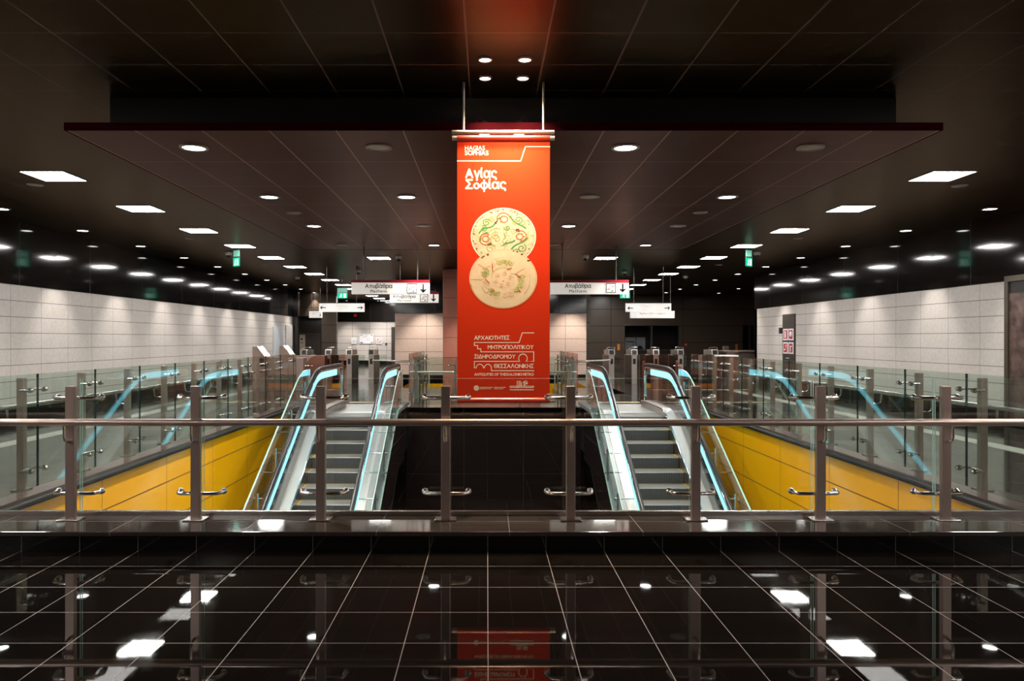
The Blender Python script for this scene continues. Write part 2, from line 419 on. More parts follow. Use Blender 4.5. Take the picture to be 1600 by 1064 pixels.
def side_wall(name, x, y0, y1, s):
    x0, x1 = (x - .2, x) if s < 0 else (x, x + .2)
    b = MB(); b.box(x0, x1, y0, y1, .24, 2.5)
    struct(b.build('wall_' + name, m_wall))
    xi = x + (.012 if s < 0 else -.012)
    b = MB(); b.box(min(x0, xi), max(x1, xi), y0, y1, 2.5, ZC)
    struct(b.build('wall_' + name, m_band))
    b = MB(); b.box(min(x0, xi), max(x1, xi), y0, y1, 0, .24)
    struct(b.build('baseboard_' + name, m_skirt))
side_wall('left', XL, -8, 32.2, -1)
side_wall('right', XR, -8, 24.2, 1)
b = MB(); b.box(XL - .2, XR + .2, -8.2, -8, 0, ZC); struct(b.build('wall_behind', m_darkwall))

# far end, left side: pale wall at the back, dark block in front of it
b = MB(); b.box(-8.95, -5.32, 42, 42.2, .25, 2.5); struct(b.build('wall_far_left', m_wall_back))
b = MB(); b.box(-14.2, 4.0, 41.97, 42.2, 2.5, ZC); b.box(-14.2, -8.95, 41.97, 42.2, 0, 2.5); b.box(-8.95, -5.32, 41.97, 42.2, 0, .25)
b.box(-5.32, 4.0, 41.97, 42.2, 0, 2.5); struct(b.build('wall_far_end', m_band_x))
b = MB(); b.box(-8.9, -8.46, 32.2, 32.5, 0, ZC); b.box(-9.2, -8.95, 32.5, 34.0, 0, ZC); struct(b.build('wall_left_end', m_band_x))
b = MB(); b.box(-14.2, -8.9, 34, 34.3, 0, ZC); b.box(-8.9, -7.82, 34, 34.3, 2.58, ZC); b.box(-7.82, -7.12, 34, 34.3, 0, ZC); b.box(-8.9, -7.82, 34.12, 34.3, 0, 2.58)
struct(b.build('wall_far_left', m_darkwall))
b = MB()
for k in range(14): b.prism([(34.10, 1.83 + k*.052), (34.03, 1.83 + k*.052), (34.05, 1.868 + k*.052), (34.10, 1.868 + k*.052)], -8.88, -7.84, 'x')
for i in range(len(b.v)): b.v[i] = (max(-8.88, b.v[i][0]), b.v[i][1], b.v[i][2])
t = tag(b.build('shutter', principled('shutter slats', (.03, .026, .024), .3, .4), None), 'dark louvred roller shutter above the doorway past the left wall end', 'shutter')
# core wall behind the column
b = MB(); b.box(-3.58, 3.86, 28, 28.4, .0, 2.5); struct(b.build('wall_core', m_wall_core))
b = MB(); b.box(-3.58, 3.86, 27.97, 28.4, 2.5, ZC); struct(b.build('wall_core', m_band_x))
b = MB(); b.box(-3.58, 3.86, 27.98, 28.0, 0, .12); struct(b.build('baseboard_core', m_skirt))
# far right dark wall with ticket window openings
YR = 36.0
W1, W2 = (wx(975, YR), wx(1062, YR)), (wx(1160, YR), wx(1185, YR))
b = MB()
b.box(3.86, W1[0], YR, YR + .3, 0, ZC); b.box(W1[1], W2[0], YR, YR + .3, 0, ZC); b.box(W2[1], 14.2, YR, YR + .3, 0, ZC)
for a, c in (W1, W2): b.box(a, c, YR, YR + .3, 2.22, ZC); b.box(a, c, YR, YR + .3, 0, .95)
b.box(3.86, 4.06, 28.4, YR, 0, ZC)
struct(b.build('wall_far_right', m_darkwall))
b = MB(); b.box(XR, 14.2, 24.0, 24.2, 0, ZC); b.box(14, 14.2, 24.2, YR, 0, ZC); struct(b.build('wall_right_return', m_band_x))
b = MB(); b.box(W1[0] - .3, W2[1] + .5, YR + 2.0, YR + 2.2, .0, ZC); struct(b.build('wall_ticket_office', principled('office wall', (.045, .03, .032), .5)))
for i, (a, c) in enumerate((W1, W2)):
    wnd = MB().box(a, c, YR + .10, YR + .115, .95, 2.22, [1,1,0,1,0,1]).build('window_%d' % (i + 1), [m_glass, m_edge]); struct(wnd)
    fr = MB()
    for q in (a, (a + c) / 2, c): fr.box(q - .035, q + .035, YR + .02, YR + .14, .95, 2.22)
    fr.box(a, c, YR + .02, YR + .14, 2.16, 2.22); fr.box(a, c, YR - .15, YR + .14, .90, .97)
    struct(fr.build('window_frame', m_rod, wnd))

# well: yellow side walls, dark end walls, kerbs
for nm, x0, x1 in (('left', WL - .25, WL), ('right', WR, WR + .25)):
    b = MB(); b.box(x0, x1, YF - .6, YB + .6, ZB, -.05); struct(b.build('wall_well_' + nm, m_yellow))
for nm, s, x in (('left', -1, WL), ('right', 1, WR)):
    b = MB(); b.box(min(x - .02 * s, x + .40 * s), max(x - .02 * s, x + .40 * s), 5.09, 16.35, -.05, .045)
    b.tube([(x - .025 * s, 5.7, -.015), (x - .025 * s, 16.3, -.015)], .036, 10, 1)
    k = b.build('trim_1' if s < 0 else 'trim_2', [m_kerb, m_black]); struct(k)
b = MB(); b.box(WL, WR, YF - .2, YF, ZB, -.0); struct(b.build('wall_well_front', m_pit))
b = MB(); b.box(-1.75, 2.04, YB, YB + .25, ZB, -.003); b.box(WL, -3.5, YB, YB + .25, ZB, -.15); b.box(3.79, WR, YB, YB + .25, ZB, -.15)
b.box(-3.5, -1.75, YB + .4, YB + .6, ZB, -.15); b.box(2.04, 3.79, YB + .4, YB + .6, ZB, -.15)
struct(b.build('wall_well_back', m_pit))
b = MB(); b.box(-2.9, 3.1, 26.6, 26.85, -3.5, .02); struct(b.build('wall_far_well', m_yellow_x))
b = MB(); b.box(-2.9, 3.1, 26.55, 26.9, .02, .16); struct(b.build('trim_3', m_skirt))
b = MB(); b.box(-3.1, -2.9, 21.9, 26.6, -3.5, -.0); b.box(3.1, 3.3, 19.5, 26.6, -3.5, -.15); b.box(-3.1, .3, 21.9, 22, -3.5, -.15)
struct(b.build('wall_far_well', m_pit))
# near kerb under the guard: upstand face and polished cap
b = MB(); b.box(WL - .40, WR + .40, 5.09, YF, -.05, .115); struct(b.build('trim_4', m_curb))
b = MB(); b.box(WL - .40, WR + .40, 5.045, YF + .01, .115, .148); struct(b.build('trim_5', m_cap, bevel=.006))
# tactile strips
for n, (xa, xb) in enumerate(((-6.98, -6.68), (6.98, 7.28))):
    b = MB(); b.box(xa, xb, 5.2, 21, 0, .006); struct(b.build('trim_%d' % (6 + n), m_strip))
b = MB()
for xa, xb in ((-3.25, -1.95), (2.25, 3.6), (-6.4, -4.8), (5.2, 6.6)): b.box(xa, xb, 16.9, 17.12, 0, .006)
for xa, xb in ((-6.4, -4.2), (4.6, 7.8)): b.box(xa, xb, 21.1, 21.35, 0, .006)
struct(b.build('trim_8', m_strip_y))

# ------------------------------------------------------------------ ceiling raft
rx0, rx1, ry0, ry1 = XC - 3.86, XC + 3.86, 6.32, 14.75
r = thing('ceiling_raft', 'large dark plum ceiling raft hung under the main ceiling, oxblood front edge', 'ceiling raft', (XC, 10.5, ZC)); r['kind'] = 'structure'
MB().box(rx0 + .015, rx1 - .015, ry0 + .015, ry1 - .015, ZR, ZR + .03).build('panel_field', m_raft, r)
b = MB(); b.box(rx0, rx1, ry0, ry0 + .015, ZR - .002, ZR + .066); b.box(rx0, rx1, ry1 - .015, ry1, ZR - .002, ZR + .066)
b.box(rx0, rx0 + .015, ry0 + .015, ry1 - .015, ZR - .002, ZR + .066); b.box(rx1 - .015, rx1, ry0 + .015, ry1 - .015, ZR - .002, ZR + .066)
b.build('fascia', m_fascia, r)
MB().box(XC - 3.56, XC + 3.56, 6.52, 14.4, ZR + .03, ZC).build('upstand', m_upstand, r)

# ------------------------------------------------------------------ lamps
ORD = ['first', 'second', 'third', 'fourth', 'fifth', 'sixth', 'seventh', 'eighth', 'ninth', 'tenth', 'eleventh', 'twelfth', 'thirteenth', 'fourteenth', 'fifteenth', 'sixteenth']
def spot(name, loc, parent, watts, size=105, blend=.8, radius=.04, col=WARM, aim=None):
    L = bpy.data.lights.new(name, 'SPOT'); L.energy = watts; L.spot_size = math.radians(size); L.spot_blend = blend; L.shadow_soft_size = radius; L.color = col
    o = bpy.data.objects.new(name, L); COL.objects.link(o); o.location = Vector(loc) - ORG[parent.name]; o.parent = parent
    if aim is not None: o.rotation_euler = (Vector(aim) - Vector(loc)).to_track_quat('-Z', 'Y').to_euler()
    return o
pl = thing('ceiling_light_panel', '', 'ceiling light', (0, 0, ZC), 'square ceiling light panels')
b = MB(); h = .29
for a in ((-h, h, -h, -h + .012), (-h, h, h - .012, h), (-h, -h + .012, -h + .012, h - .012), (h - .012, h, -h + .012, h - .012)): b.box(*a, ZC - .012, ZC)
b.build('frame', m_frame, pl)
MB().box(-h + .012, h - .012, -h + .012, h - .012, ZC - .008, ZC - .001).build('diffuser', m_panel, pl)
first = True
def put_panel(x, y, label):
    global first
    if first: pl.location = (x, y, ZC); pl['label'] = label; first = False; return pl
    return dup(pl, (x, y, ZC), label)
for s, side, last in ((-1, 'left', 14), (1, 'right', 11)):
    for k in range(-6, last):
        y = 9.62 + 2.42 * k
        lab = ('square ceiling light panel, %s from the viewer in the %s row' % (ORD[k], side)) if k >= 0 else 'square ceiling light panel over the near floor, outside the picture'
        put_panel(XC + 5.93 * s, y, lab)
put_panel(XC - 3.05, 19.4, 'square ceiling light panel just behind the ceiling raft, left of the banner')
put_panel(XC + 3.05, 19.4, 'square ceiling light panel just behind the ceiling raft, right of the banner')

def disc_lamp(name, label, group, rad, lens, z, trim=m_trimring):
    t = thing(name, label, 'downlight', (0, 0, z), group)
    MB().lathe([(rad * 1.28, z), (rad * 1.28, z - .010), (rad * 1.05, z - .016), (rad, z - .006)], (0, 0, 0), n=24).build('trim_ring', trim, t)
    MB().lathe([(.0001, z - .009), (rad * .6, z - .009), (rad * 1.02, z - .006)], (0, 0, 0), n=24).build('lens', lens, t)
    return t
d0 = disc_lamp('wall_downlight', '', 'downlights along the side walls', .105, m_lens, ZC)
spot('lamp', (0, 0, ZC - .02), d0, WALL_SPOT, 64, .6, .05)
def strong(o, k):
    for c in children(o):
        if c.type == 'LIGHT': c.data = c.data.copy(); c.data.energy *= k; c.data.spot_size = math.radians(80)
ff = True
for s, side, last in ((-1, 'left', 10), (1, 'right', 10)):
    for k in range(-4, last):
        loc = (XC + 8.27 * s, 12.05 + 2.42 * k, ZC)
        if s < 0 or k < 5: vis0 = -0 if s < 0 else 1
        lab = 'round recessed downlight, %s from the viewer in the line along the %s wall' % (ORD[k if s < 0 else k - 1], side) if k >= (0 if s < 0 else 1) else 'round recessed wall downlight outside the picture'
        if ff: d0.location = loc; d0['label'] = lab; ff = False
        else: dup(d0, loc, lab)
for px_, l_ in ((-2.35, 'left of the red column'), (3.25, 'right of the red column')): strong(dup(d0, (px_, 27.1, ZC), 'round downlight washing the beige core wall, ' + l_), 2.6)
for px_, l_ in ((-8.0, 'left one'), (-6.2, 'right one')): strong(dup(d0, (px_, 41.0, ZC), 'added round downlight brightening the far left pale wall, ' + l_), 2.0)  # extra lamps added to lift the dim far wall
for px_, l_ in ((-1.1, 'left one'), (1.4, 'right one')): strong(dup(d0, (px_, 25.0, ZC), 'added unseen downlight brightening the rear well behind the red column, ' + l_), 3.0)  # lamps added out of sight to light the yellow rear well wall
for px_, l_ in ((-.62, 'left one'), (.92, 'right one')): strong(dup(d0, (px_, 21.2, ZC), 'added unseen downlight brightening the front of the red column, ' + l_), 2.4)  # lamps added out of sight behind the banner to brighten the column
dup(d0, (10.9, 31.2, ZC), 'round downlight over the far right bay, nearer one off the wall line')
dup(d0, (11.0, 34.2, ZC), 'round downlight over the far right bay, deeper one near the dark wall')

lit = disc_lamp('raft_downlight', '', 'lit downlights in the ceiling raft', .105, emitter('raft lens', (1, .97, .95), 18.0), ZR)
spot('lamp', (0, 0, ZR - .02), lit, CANOPY_SPOT, 120, .7, .06)
off = disc_lamp('raft_downlight', '', 'unlit downlights in the ceiling raft', .10, m_unlit, ZR)
G = .59
COLS = {-5: 'far left column', -2: 'column left of the banner', 2: 'column right of the banner', 5: 'far right column'}
ROWS = ['front row', 'second row', 'third row', 'rear row']
pattern = [[1, 0, 1, 0], [1, 1, 0, 1], [1, 0, 1, 0], [0, 1, 0, 1]]
fl = {0: True, 1: True}
for ri, row in enumerate(pattern):
    for (u, cn), on in zip(COLS.items(), row):
        loc = (XC + u * G, 6.89 + 2.39 * ri, ZR); src = lit if on else off
        lab = '%s round downlight in the ceiling raft, %s, %s' % ('lit' if on else 'unlit', ROWS[ri], cn)
        if fl[on]: src.location = loc; src['label'] = lab; fl[on] = False
        else: dup(src, loc, lab)
# flat grey discs
sp = thing('ceiling_speaker', '', 'ceiling speaker', (0, 0, 0), 'flat grey ceiling discs')
MB().lathe([(.0001, -.012), (.09, -.012), (.105, -.004), (.105, 0)], (0, 0, 0), n=20).build('grille', m_speaker, sp)
SPK = [(-6.38, 10.17, ZC, 'left of the nearest left light panel'), (-6.45, 15.6, ZC, 'beside the third left light panel'), (-6.55, 21.2, ZC, 'beside the fifth left light panel'),
       (6.72, 10.24, ZC, 'right of the nearest right light panel'), (6.75, 15.6, ZC, 'beside the third right light panel'), (6.82, 21.2, ZC, 'beside the fifth right light panel'),
       (XC - 5 * G, 10.45, ZR, 'in the far left of the raft'), (XC + 5 * G, 10.45, ZR, 'in the far right of the raft')]
for i, (x, y, z, l) in enumerate(SPK):
    l = 'flat grey disc speaker in the ceiling ' + l
    if i == 0: sp.location = (x, y, z); sp['label'] = l
    else: dup(sp, (x, y, z), l)
# dome cameras
dc = thing('dome_camera', '', 'security camera', (0, 0, 0), 'ceiling dome cameras')
MB().lathe([(.085, 0), (.085, -.05), (.07, -.08), (.0001, -.08)], (0, 0, 0), n=20).build('housing', m_white, dc)
MB().lathe([(.055, -.08), (.05, -.11), (.025, -.135), (.0001, -.14)], (0, 0, 0), n=20).build('dome', m_black, dc)
for i, (px, py, l) in enumerate([(623, 400, 'right of the platform sign left of the banner'), (560, 422, 'above the left platform sign'), (915, 399, 'left of the middle right light panel'),
                                 (976, 424, 'above the right platform sign'), (1183, 394, 'by the right exit light'), (357, 394, 'by the left exit light'), (1071, 431, 'under the far right panel row'), (465, 433, 'under the far left panel row')]):
    d = (ZC - HC) * F / (CY - py); loc = (wx(px, d), d, ZC); l = 'small white dome camera on the ceiling ' + l
    if i == 0: dc.location = loc; dc['label'] = l
    else: dup(dc, loc, l)
# four small spots in front of the banner
YBN = 6.12
bs = disc_lamp('banner_spotlight', '', 'four spotlights over the banner', .046, m_lens_dim, ZC)
for i, (px, py, l) in enumerate([(758, 92, 'front left'), (820, 92, 'front right'), (758, 121, 'rear left'), (817, 121, 'rear right')]):
    d = (ZC - HC) * F / (CY - py); loc = (wx(px, d), d, ZC); l = 'small bright ceiling spotlight over the red banner, %s of the four' % l
    if i == 0: bs.location = loc; bs['label'] = l; o = bs
    else: o = dup(bs, loc, l)
    ORG[o.name] = Vector(loc)
    spot('lamp', (loc[0], loc[1], ZC - .02), o, BANNER_SPOT, 86, 1.0, .03, (1, .80, .53), aim=(XC, YBN + .02, 2.1 if i < 2 else 1.4))
for px, l in ((757, 'left'), (811, 'right')):
    d = 6.43; loc = (wx(px, d), d, ZR)
    t = thing('edge_spotlight', 'small spotlight in the raft edge behind the banner bar, %s one, black can above' % l, 'spotlight', loc, 'raft edge spotlights')
    MB().lathe([(.058, ZR + .0), (.058, ZR - .008), (.05, ZR - .012), (.045, ZR - .004)], (loc[0], d, 0), n=20).build('trim_ring', m_trimring, t)
    MB().lathe([(.0001, ZR - .006), (.048, ZR - .005)], (loc[0], d, 0), n=20).build('lens', m_lens_dim, t)
    s_ = 1 if l == 'right' else -1
    b = MB(); b.lathe([(.0001, ZR + .115), (.03, ZR + .115), (.032, ZR + .03), (.03, ZR + .03)], (loc[0], d, 0), n=14)
    for k in range(-2, 3): b.box(loc[0] + k*.013 - .003, loc[0] + k*.013 + .003, d - .036, d + .036, ZR + .05, ZR + .11)
    b.build('can', m_black, t)
    b = MB(); b.tube([(loc[0] + .01*s_, d, ZR + .11), (loc[0] + .03*s_, d, ZR + .145), (loc[0] + .055*s_, d, ZR + .14), (loc[0] + .075*s_, d - .01, ZR + .10), (loc[0] + .085*s_, d - .03, ZR + .068)], .0035, 6)
    b.build('wire', m_wire, t)
    spot('lamp', (loc[0], d, ZR - .02), t, 8, 100, .8, .03, (1, .86, .68))

# ------------------------------------------------------------------ the banner
bn = thing('hanging_banner', 'tall red hanging banner with two printed plates, lit from above, over the escalator well', 'banner', (XC, YBN, ZC))
bx0, bx1 = wx(714.5, YBN), wx(859, YBN)
def BX(px): return wx(px, YBN - .004)
def BZ(py): return wz(py, YBN - .004)
zt, zb = wz(222, YBN), wz(622, YBN)
MB().box(bx0, bx1, YBN, YBN + .003, zb, zt).build('cloth', m_red, bn)
for nm, py, px0, px1 in (('top_roller', 215.5, 706.5, 866.5), ('bottom_roller', 625.5, 706, 868)):
    z = wz(py, YBN); ro = MB().tube([(bx0, YBN + .006, z), (bx1, YBN + .006, z)], .026 if nm[0] == 't' else .024, 18).build(nm, m_redroll, bn)
    b = MB(); b.tube([(wx(px0, YBN), YBN + .006, z), (bx0, YBN + .006, z)], .021, 14); b.tube([(bx1, YBN + .006, z), (wx(px1, YBN), YBN + .006, z)], .021, 14)
    b.build('roller_end', m_alu, ro)
zbar = wz(206.5, YBN)
MB().tube([(wx(706, YBN), YBN, zbar), (wx(866, YBN), YBN, zbar)], .018, 14).build('top_bar', m_alu, bn)
for px in (724.5, 849):
    MB().tube([(wx(px, YBN), YBN, zbar), (wx(px, YBN), YBN, ZC)], .0105, 12).build('hanging_rod', m_alu, bn)
for px in (710.5, 862):
    b = MB(); b.tube([(wx(px, YBN), YBN, zbar - .015), (wx(px, YBN) + .004, YBN + .003, zbar - .03), (wx(px, YBN), YBN + .006, wz(214, YBN))], .006, 8); b.build('hook', m_steel, bn)
yt = YBN - .0001
def bt(body, px0, px1, pybase, capx, bold): return text('lettering', body, m_print, bn, BX(px0), BZ(pybase), yt, .05, bold=bold, width=BX(px1) - BX(px0), cap=capx / F * YBN)
bt('HAGIAS', 726.5, 757.5, 234.3, 7.0, .02); bt('SOPHIAS', 726.5, 763, 242.0, 7.0, .02)
bt('Αγίας', 727.3, 776, 277.6, 14.6, .03); bt('Σοφίας', 727.5, 790.5, 294.8, 14.4, .03)
def q(X, Y): return (BX(700 + X / 7.6), BZ(500 + Y / 7.6))
for body, a, c, y1, cap in (('ΑΡΧΑΙΟΤΗΤΕΣ', 312, 730, 234, 49), ('ΜΗΤΡΟΠΟΛΙΤΙΚΟΥ', 472, 1016, 345, 47), ('ΣΙΔΗΡΟΔΡΟΜΟΥ', 312, 800, 457, 47), ('ΘΕΣΣΑΛΟΝΙΚΗΣ', 547, 1018, 570, 48), ('ANTIQUITIES OF THESSALONIKI METRO', 312, 1018, 661, 32)):
    text('lettering', body, m_print, bn, q(a, 0)[0], q(0, y1)[1], yt, .05, bold=.018, width=q(c, 0)[0] - q(a, 0)[0], cap=cap / 7.6 / F * YBN)
LW = 1.25 / F * YBN
b = MB(); b.line([(bx0, BZ(251.3)), (BX(813.5), BZ(251.3)), (BX(821), BZ(229)), (bx1, BZ(229))], LW, yt - .0002, yt + .0009); b.build('line_drawing', m_print, bn)
def arc(cx, cy, r, a0, a1, n=12): return [q(cx + r * math.cos(math.radians(a0 + (a1 - a0) * i / n)), cy - r * math.sin(math.radians(a0 + (a1 - a0) * i / n))) for i in range(n + 1)]
pts = [q(*p) for p in ((1018, 153), (882, 153), (845, 267), (313, 267), (313, 303), (352, 303), (352, 342), (390, 342), (390, 378), (1018, 378), (1018, 491), (922, 491))]
pts += arc(890, 455, 51, -46, 226, 18) + [q(858, 491), q(313, 491), q(313, 567), q(335, 567)] + arc(378, 567, 42, 180, 0, 10)[0:] + [q(433, 567)] + arc(474, 567, 41, 180, 20, 10) + [q(515, 560), q(515, 602), q(1018, 602)]
b = MB(); b.line(pts, LW, yt - .0002, yt + .0009); b.build('line_drawing', m_print, bn)
b = MB()
b.line(arc(337, 808, 25, 0, 360, 20), LW * 1.3, yt - .0002, yt + .0009)
b.line([q(337, 790), q(337, 826)], LW, yt - .0002, yt + .0009); b.line([q(326, 795), q(326, 818)], LW * .8, yt - .0002, yt + .0009); b.line([q(348, 795), q(348, 818)], LW * .8, yt - .0002, yt + .0009)
for Y, spans in ((800, ((380, 530), (548, 680))), (817, ((380, 508), (548, 655)))):
    for a, c in spans:
        x = a
        while x < c:
            n = random.uniform(6, 15); b.line([q(x, Y), q(min(x + n, c), Y)], LW * random.uniform(.5, .8), yt - .0002, yt + .0009); x += n + 5
b.build('small_emblem', m_print, bn)
b = MB(); b.line([q(737, 787), q(1018, 787)], LW, yt - .0002, yt + .0009)
for X, a, c in ((822, 728, 780), (842, 740, 780), (858, 726, 780), (874, 745, 780), (902, 735, 782), (914, 728, 782)): b.line([q(X, a), q(X, c)], LW * .9, yt - .0002, yt + .0009)
b.line([q(822, 728), q(858, 726)], LW * .7, yt - .0002, yt + .0009); b.line([q(890, 740), q(915, 724), q(942, 727)], LW * .8, yt - .0002, yt + .0009); b.line(arc(934, 752, 8, 0, 360, 8), LW * 1.2, yt - .0002, yt + .0009)
for Y in (802, 829):
    x = 738
    while x < 1016:
        n = random.uniform(8, 20); b.line([q(x, Y), q(min(x + n, 1016), Y)], LW * random.uniform(.8, 1.2), yt - .0002, yt + .0009); x += n + 5
b.build('small_emblem', m_print, bn)
# printed plates
def plate(cx, cy, rx, ry, y, base, seed, upper):
    R = random.Random(seed); KW = rx / F * YBN
    def P(a, k): return (BX(cx + rx * k * math.cos(a)), BZ(cy - ry * k * math.sin(a)))
    def Q(u, v): return (BX(cx + rx * u), BZ(cy - ry * v))
    n = 72; ro = MB().prism([P(2 * math.pi * i / n, 1.0) for i in range(n)], y, yt + .0009, 'y').build('plate_print', base, bn)
    lay = [0]
    def ly(): lay[0] += 1; return y - .00004 - .000025 * lay[0]
    def ring(k0, k1, mat, a0=0.0, a1=2 * math.pi):
        m = max(6, int(44 * (a1 - a0) / 6.28)); b = MB(); yy = ly()
        ang = [a0 + (a1 - a0) * i / m for i in range(m + 1)]
        b.strip([P(t, k0) for t in ang], [P(t, k1) for t in ang], yy, y + .0001, 'y'); return b.build('ring_pattern', mat, ro)
    def strokes(lines, wd, mat, name='scroll_pattern'):
        b = MB(); yy = ly()
        for l in lines: b.line([Q(*p) for p in l], wd, yy, y + .0001)
        return b.build(name, mat, ro)
    def spiral(u, v, r, turns, d, ph):
        m = int(11 * turns) + 4
        return [(u + r * (1 - .78 * i / m) * math.cos(ph + d * 6.283 * turns * i / m), v + r * (1 - .78 * i / m) * math.sin(ph + d * 6.283 * turns * i / m)) for i in range(m + 1)]
    def circ(u, v, r, a0=0, a1=6.283, m=18): return [(u + r * math.cos(a0 + (a1 - a0) * i / m), v + r * math.sin(a0 + (a1 - a0) * i / m)) for i in range(m + 1)]
    def bez(p0, p1, p2, p3, m=12):
        o = []
        for i in range(m + 1):
            t = i / m; q_ = 1 - t
            o.append(tuple(q_**3*p0[k] + 3*q_*q_*t*p1[k] + 3*q_*t*t*p2[k] + t**3*p3[k] for k in (0, 1)))
        return o
    def dots(pts, smin, smax, mat):
        b = MB(); yy = ly()
        for u, v in pts:
            yy -= .000008; s = R.uniform(smin, smax); ox, oz = Q(u, v)
            b.prism([(ox + s * R.uniform(.6, 1.2) * math.cos(6.283 * i / 7), oz + s * R.uniform(.5, 1.0) * math.sin(6.283 * i / 7)) for i in range(7)], yy, y + .0001, 'y')
        return b.build('fleck_pattern', mat, ro)
    def polar(k, r0, r1, a0=0, a1=6.283): return [(rr * math.cos(t), rr * math.sin(t)) for t, rr in ((R.uniform(a0, a1), R.uniform(r0, r1)) for _ in range(k))]
    if upper:
        dots(polar(16, .62, .86, 1.6, 3.6) + polar(6, .7, .88, 5.6, 6.5), .008, .017, m_psand)
        ring(.945, .962, m_polive); ring(.965, 1.0, m_print); ring(.80, .81, m_psand)
        dots(polar(30, .89, .95), .004, .009, m_pred); dots(polar(26, .88, .95), .004, .008, m_pdark); dots(polar(14, .86, .93), .004, .008, m_pgreen)
        strokes([bez((-.74, .12), (-.62, .40), (-.40, .22), (-.28, .42)), bez((-.28, .42), (-.16, .55), (-.2, .62), (-.1, .66)), bez((.22, .70), (.30, .45), (.52, .42), (.68, .30)),
                 bez((.74, -.05), (.60, -.28), (.36, -.20), (.24, -.46)), bez((-.70, -.12), (-.72, .02), (-.66, .08), (-.5, .14)), bez((.0, -.30), (.1, -.18), (.2, -.26), (.34, -.14))], .0125, m_pgreen)
        strokes([spiral(-.52, .48, .13, 1.4, 1, .6), spiral(-.60, .27, .11, 1.4, -1, 2), spiral(.46, .58, .14, 1.4, 1, 4), spiral(.56, -.40, .15, 1.3, -1, 1), spiral(.40, -.52, .10, 1.2, 1, 0), spiral(.12, .30, .10, 1.3, 1, 3)], .0075, m_pgreen)
        strokes([spiral(-.24, .02, .14, 1.5, 1, 1), spiral(-.22, -.1, .2, 1.0, -1, 4), spiral(.34, .50, .10, 1.5, -1, 2), spiral(-.40, -.42, .16, 1.6, 1, 5), spiral(.62, .46, .09, 1.2, 1, 1), spiral(-.36, .58, .10, 1.3, -1, 3), spiral(.1, -.5, .12, 1.3, 1, 2), spiral(.3, .2, .1, 1.3, -1, 0), circ(-.2, -.02, .30, 1.2, 4.6)], .005, m_polive)
        strokes([circ(0, .62, .20, .2, 3.3), circ(-.54, -.10, .19, 1.0, 5.6), circ(.52, .02, .18, -1.6, 2.2), circ(.02, .60, .11), circ(-.54, -.08, .10), circ(.50, .0, .10)], .0085, m_pred)
        dots([(u + .12 * math.cos(t), v + .12 * math.sin(t)) for u, v in ((0, .60), (-.54, -.08), (.51, .0)) for t in (0, 1, 2, 3, 4, 5)], .004, .008, m_pred)
        dots([(-.24, .48), (-.20, .52), (.44, .24), (.48, .18), (-.46, -.28), (-.40, -.26), (.40, .22)], .009, .015, m_pdark)
        dots(polar(34, .04, .36, -1.6, 1.6), .003, .007, m_polive); dots(polar(10, .1, .4), .003, .006, m_pdark)
    else:
        ring(.955, .985, m_psand); ring(.985, 1.0, m_prim, 3.3, 6.1); ring(.70, .706, m_psand); ring(.35, .362, m_polive, .4, 3.0); ring(.315, .322, m_psand); ring(.39, .397, m_prim, .6, 2.8)
        dots([(-.58, .74), (-.62, .70), (.75, .60), (-.93, -.25), (.55, .82), (.3, .93), (.42, .9), (-.45, .8)], .006, .013, m_pdark)
        for a0, a1 in ((1.05, 1.9), (5.35, 6.55), (3.9, 4.5), (2.6, 3.0)):
            ring(.44, .66, m_pfaint, a0, a1)
            strokes([spiral(.55 * math.cos(t), .55 * math.sin(t), .085, 1.3, R.choice((-1, 1)), R.uniform(0, 6)) for t in [a0 + (a1 - a0) * (i + .5) / 4 for i in range(4)]], .0055, m_polive)
            dots(polar(9, .43, .67, a0, a1), .004, .008, m_polive)
        strokes([spiral(.55 * math.cos(t), .55 * math.sin(t), .10, 1.4, R.choice((-1, 1)), R.uniform(0, 6)) for t in (2.2, 2.45, 3.2, 3.6, 4.8, 5.1)], .004, m_psand)
        strokes([[(-.32, .46), (-.31, .24)], [(.12, .30), (.26, .36)], [(.36, .16), (.50, .04)], [(-.52, -.02), (-.42, -.14)], [(.42, -.30), (.50, -.44), (.40, -.42)]], .008, m_pred, 'branch_pattern')
        dots([(-.36, -.42), (-.32, -.46), (-.28, -.40), (.0, -.08), (.48, .06)], .006, .012, m_pred)
        strokes([spiral(.22 * math.cos(t), -.02 + .2 * math.sin(t), .07, 1.2, 1, t) for t in (.3, 1.3, 2.4, 3.4, 4.4, 5.4)], .0035, m_psand)
        strokes([[(-.95, -.02), (-.6, -.03)], [(-.75, .5), (-.55, .36), (-.4, .42)], [(.62, -.5), (.75, -.3), (.8, .1)], [(-.5, -.5), (-.62, -.3), (-.55, -.1)]], .002, m_prim, 'crack_pattern')
        b = MB(); b.prism([Q(.20, .18), Q(.34, .16), Q(.62, .34), Q(.44, .60), Q(.30, .50)], ly(), y + .0001, 'y'); b.build('repair_pattern', m_pcream2, ro)
plate(786.6, 369.5, 51, 45, yt - .0001, m_pcream, 3, True)
plate(786.3, 435.3, 53, 46.8, yt - .0007, m_pcream2, 5, False)

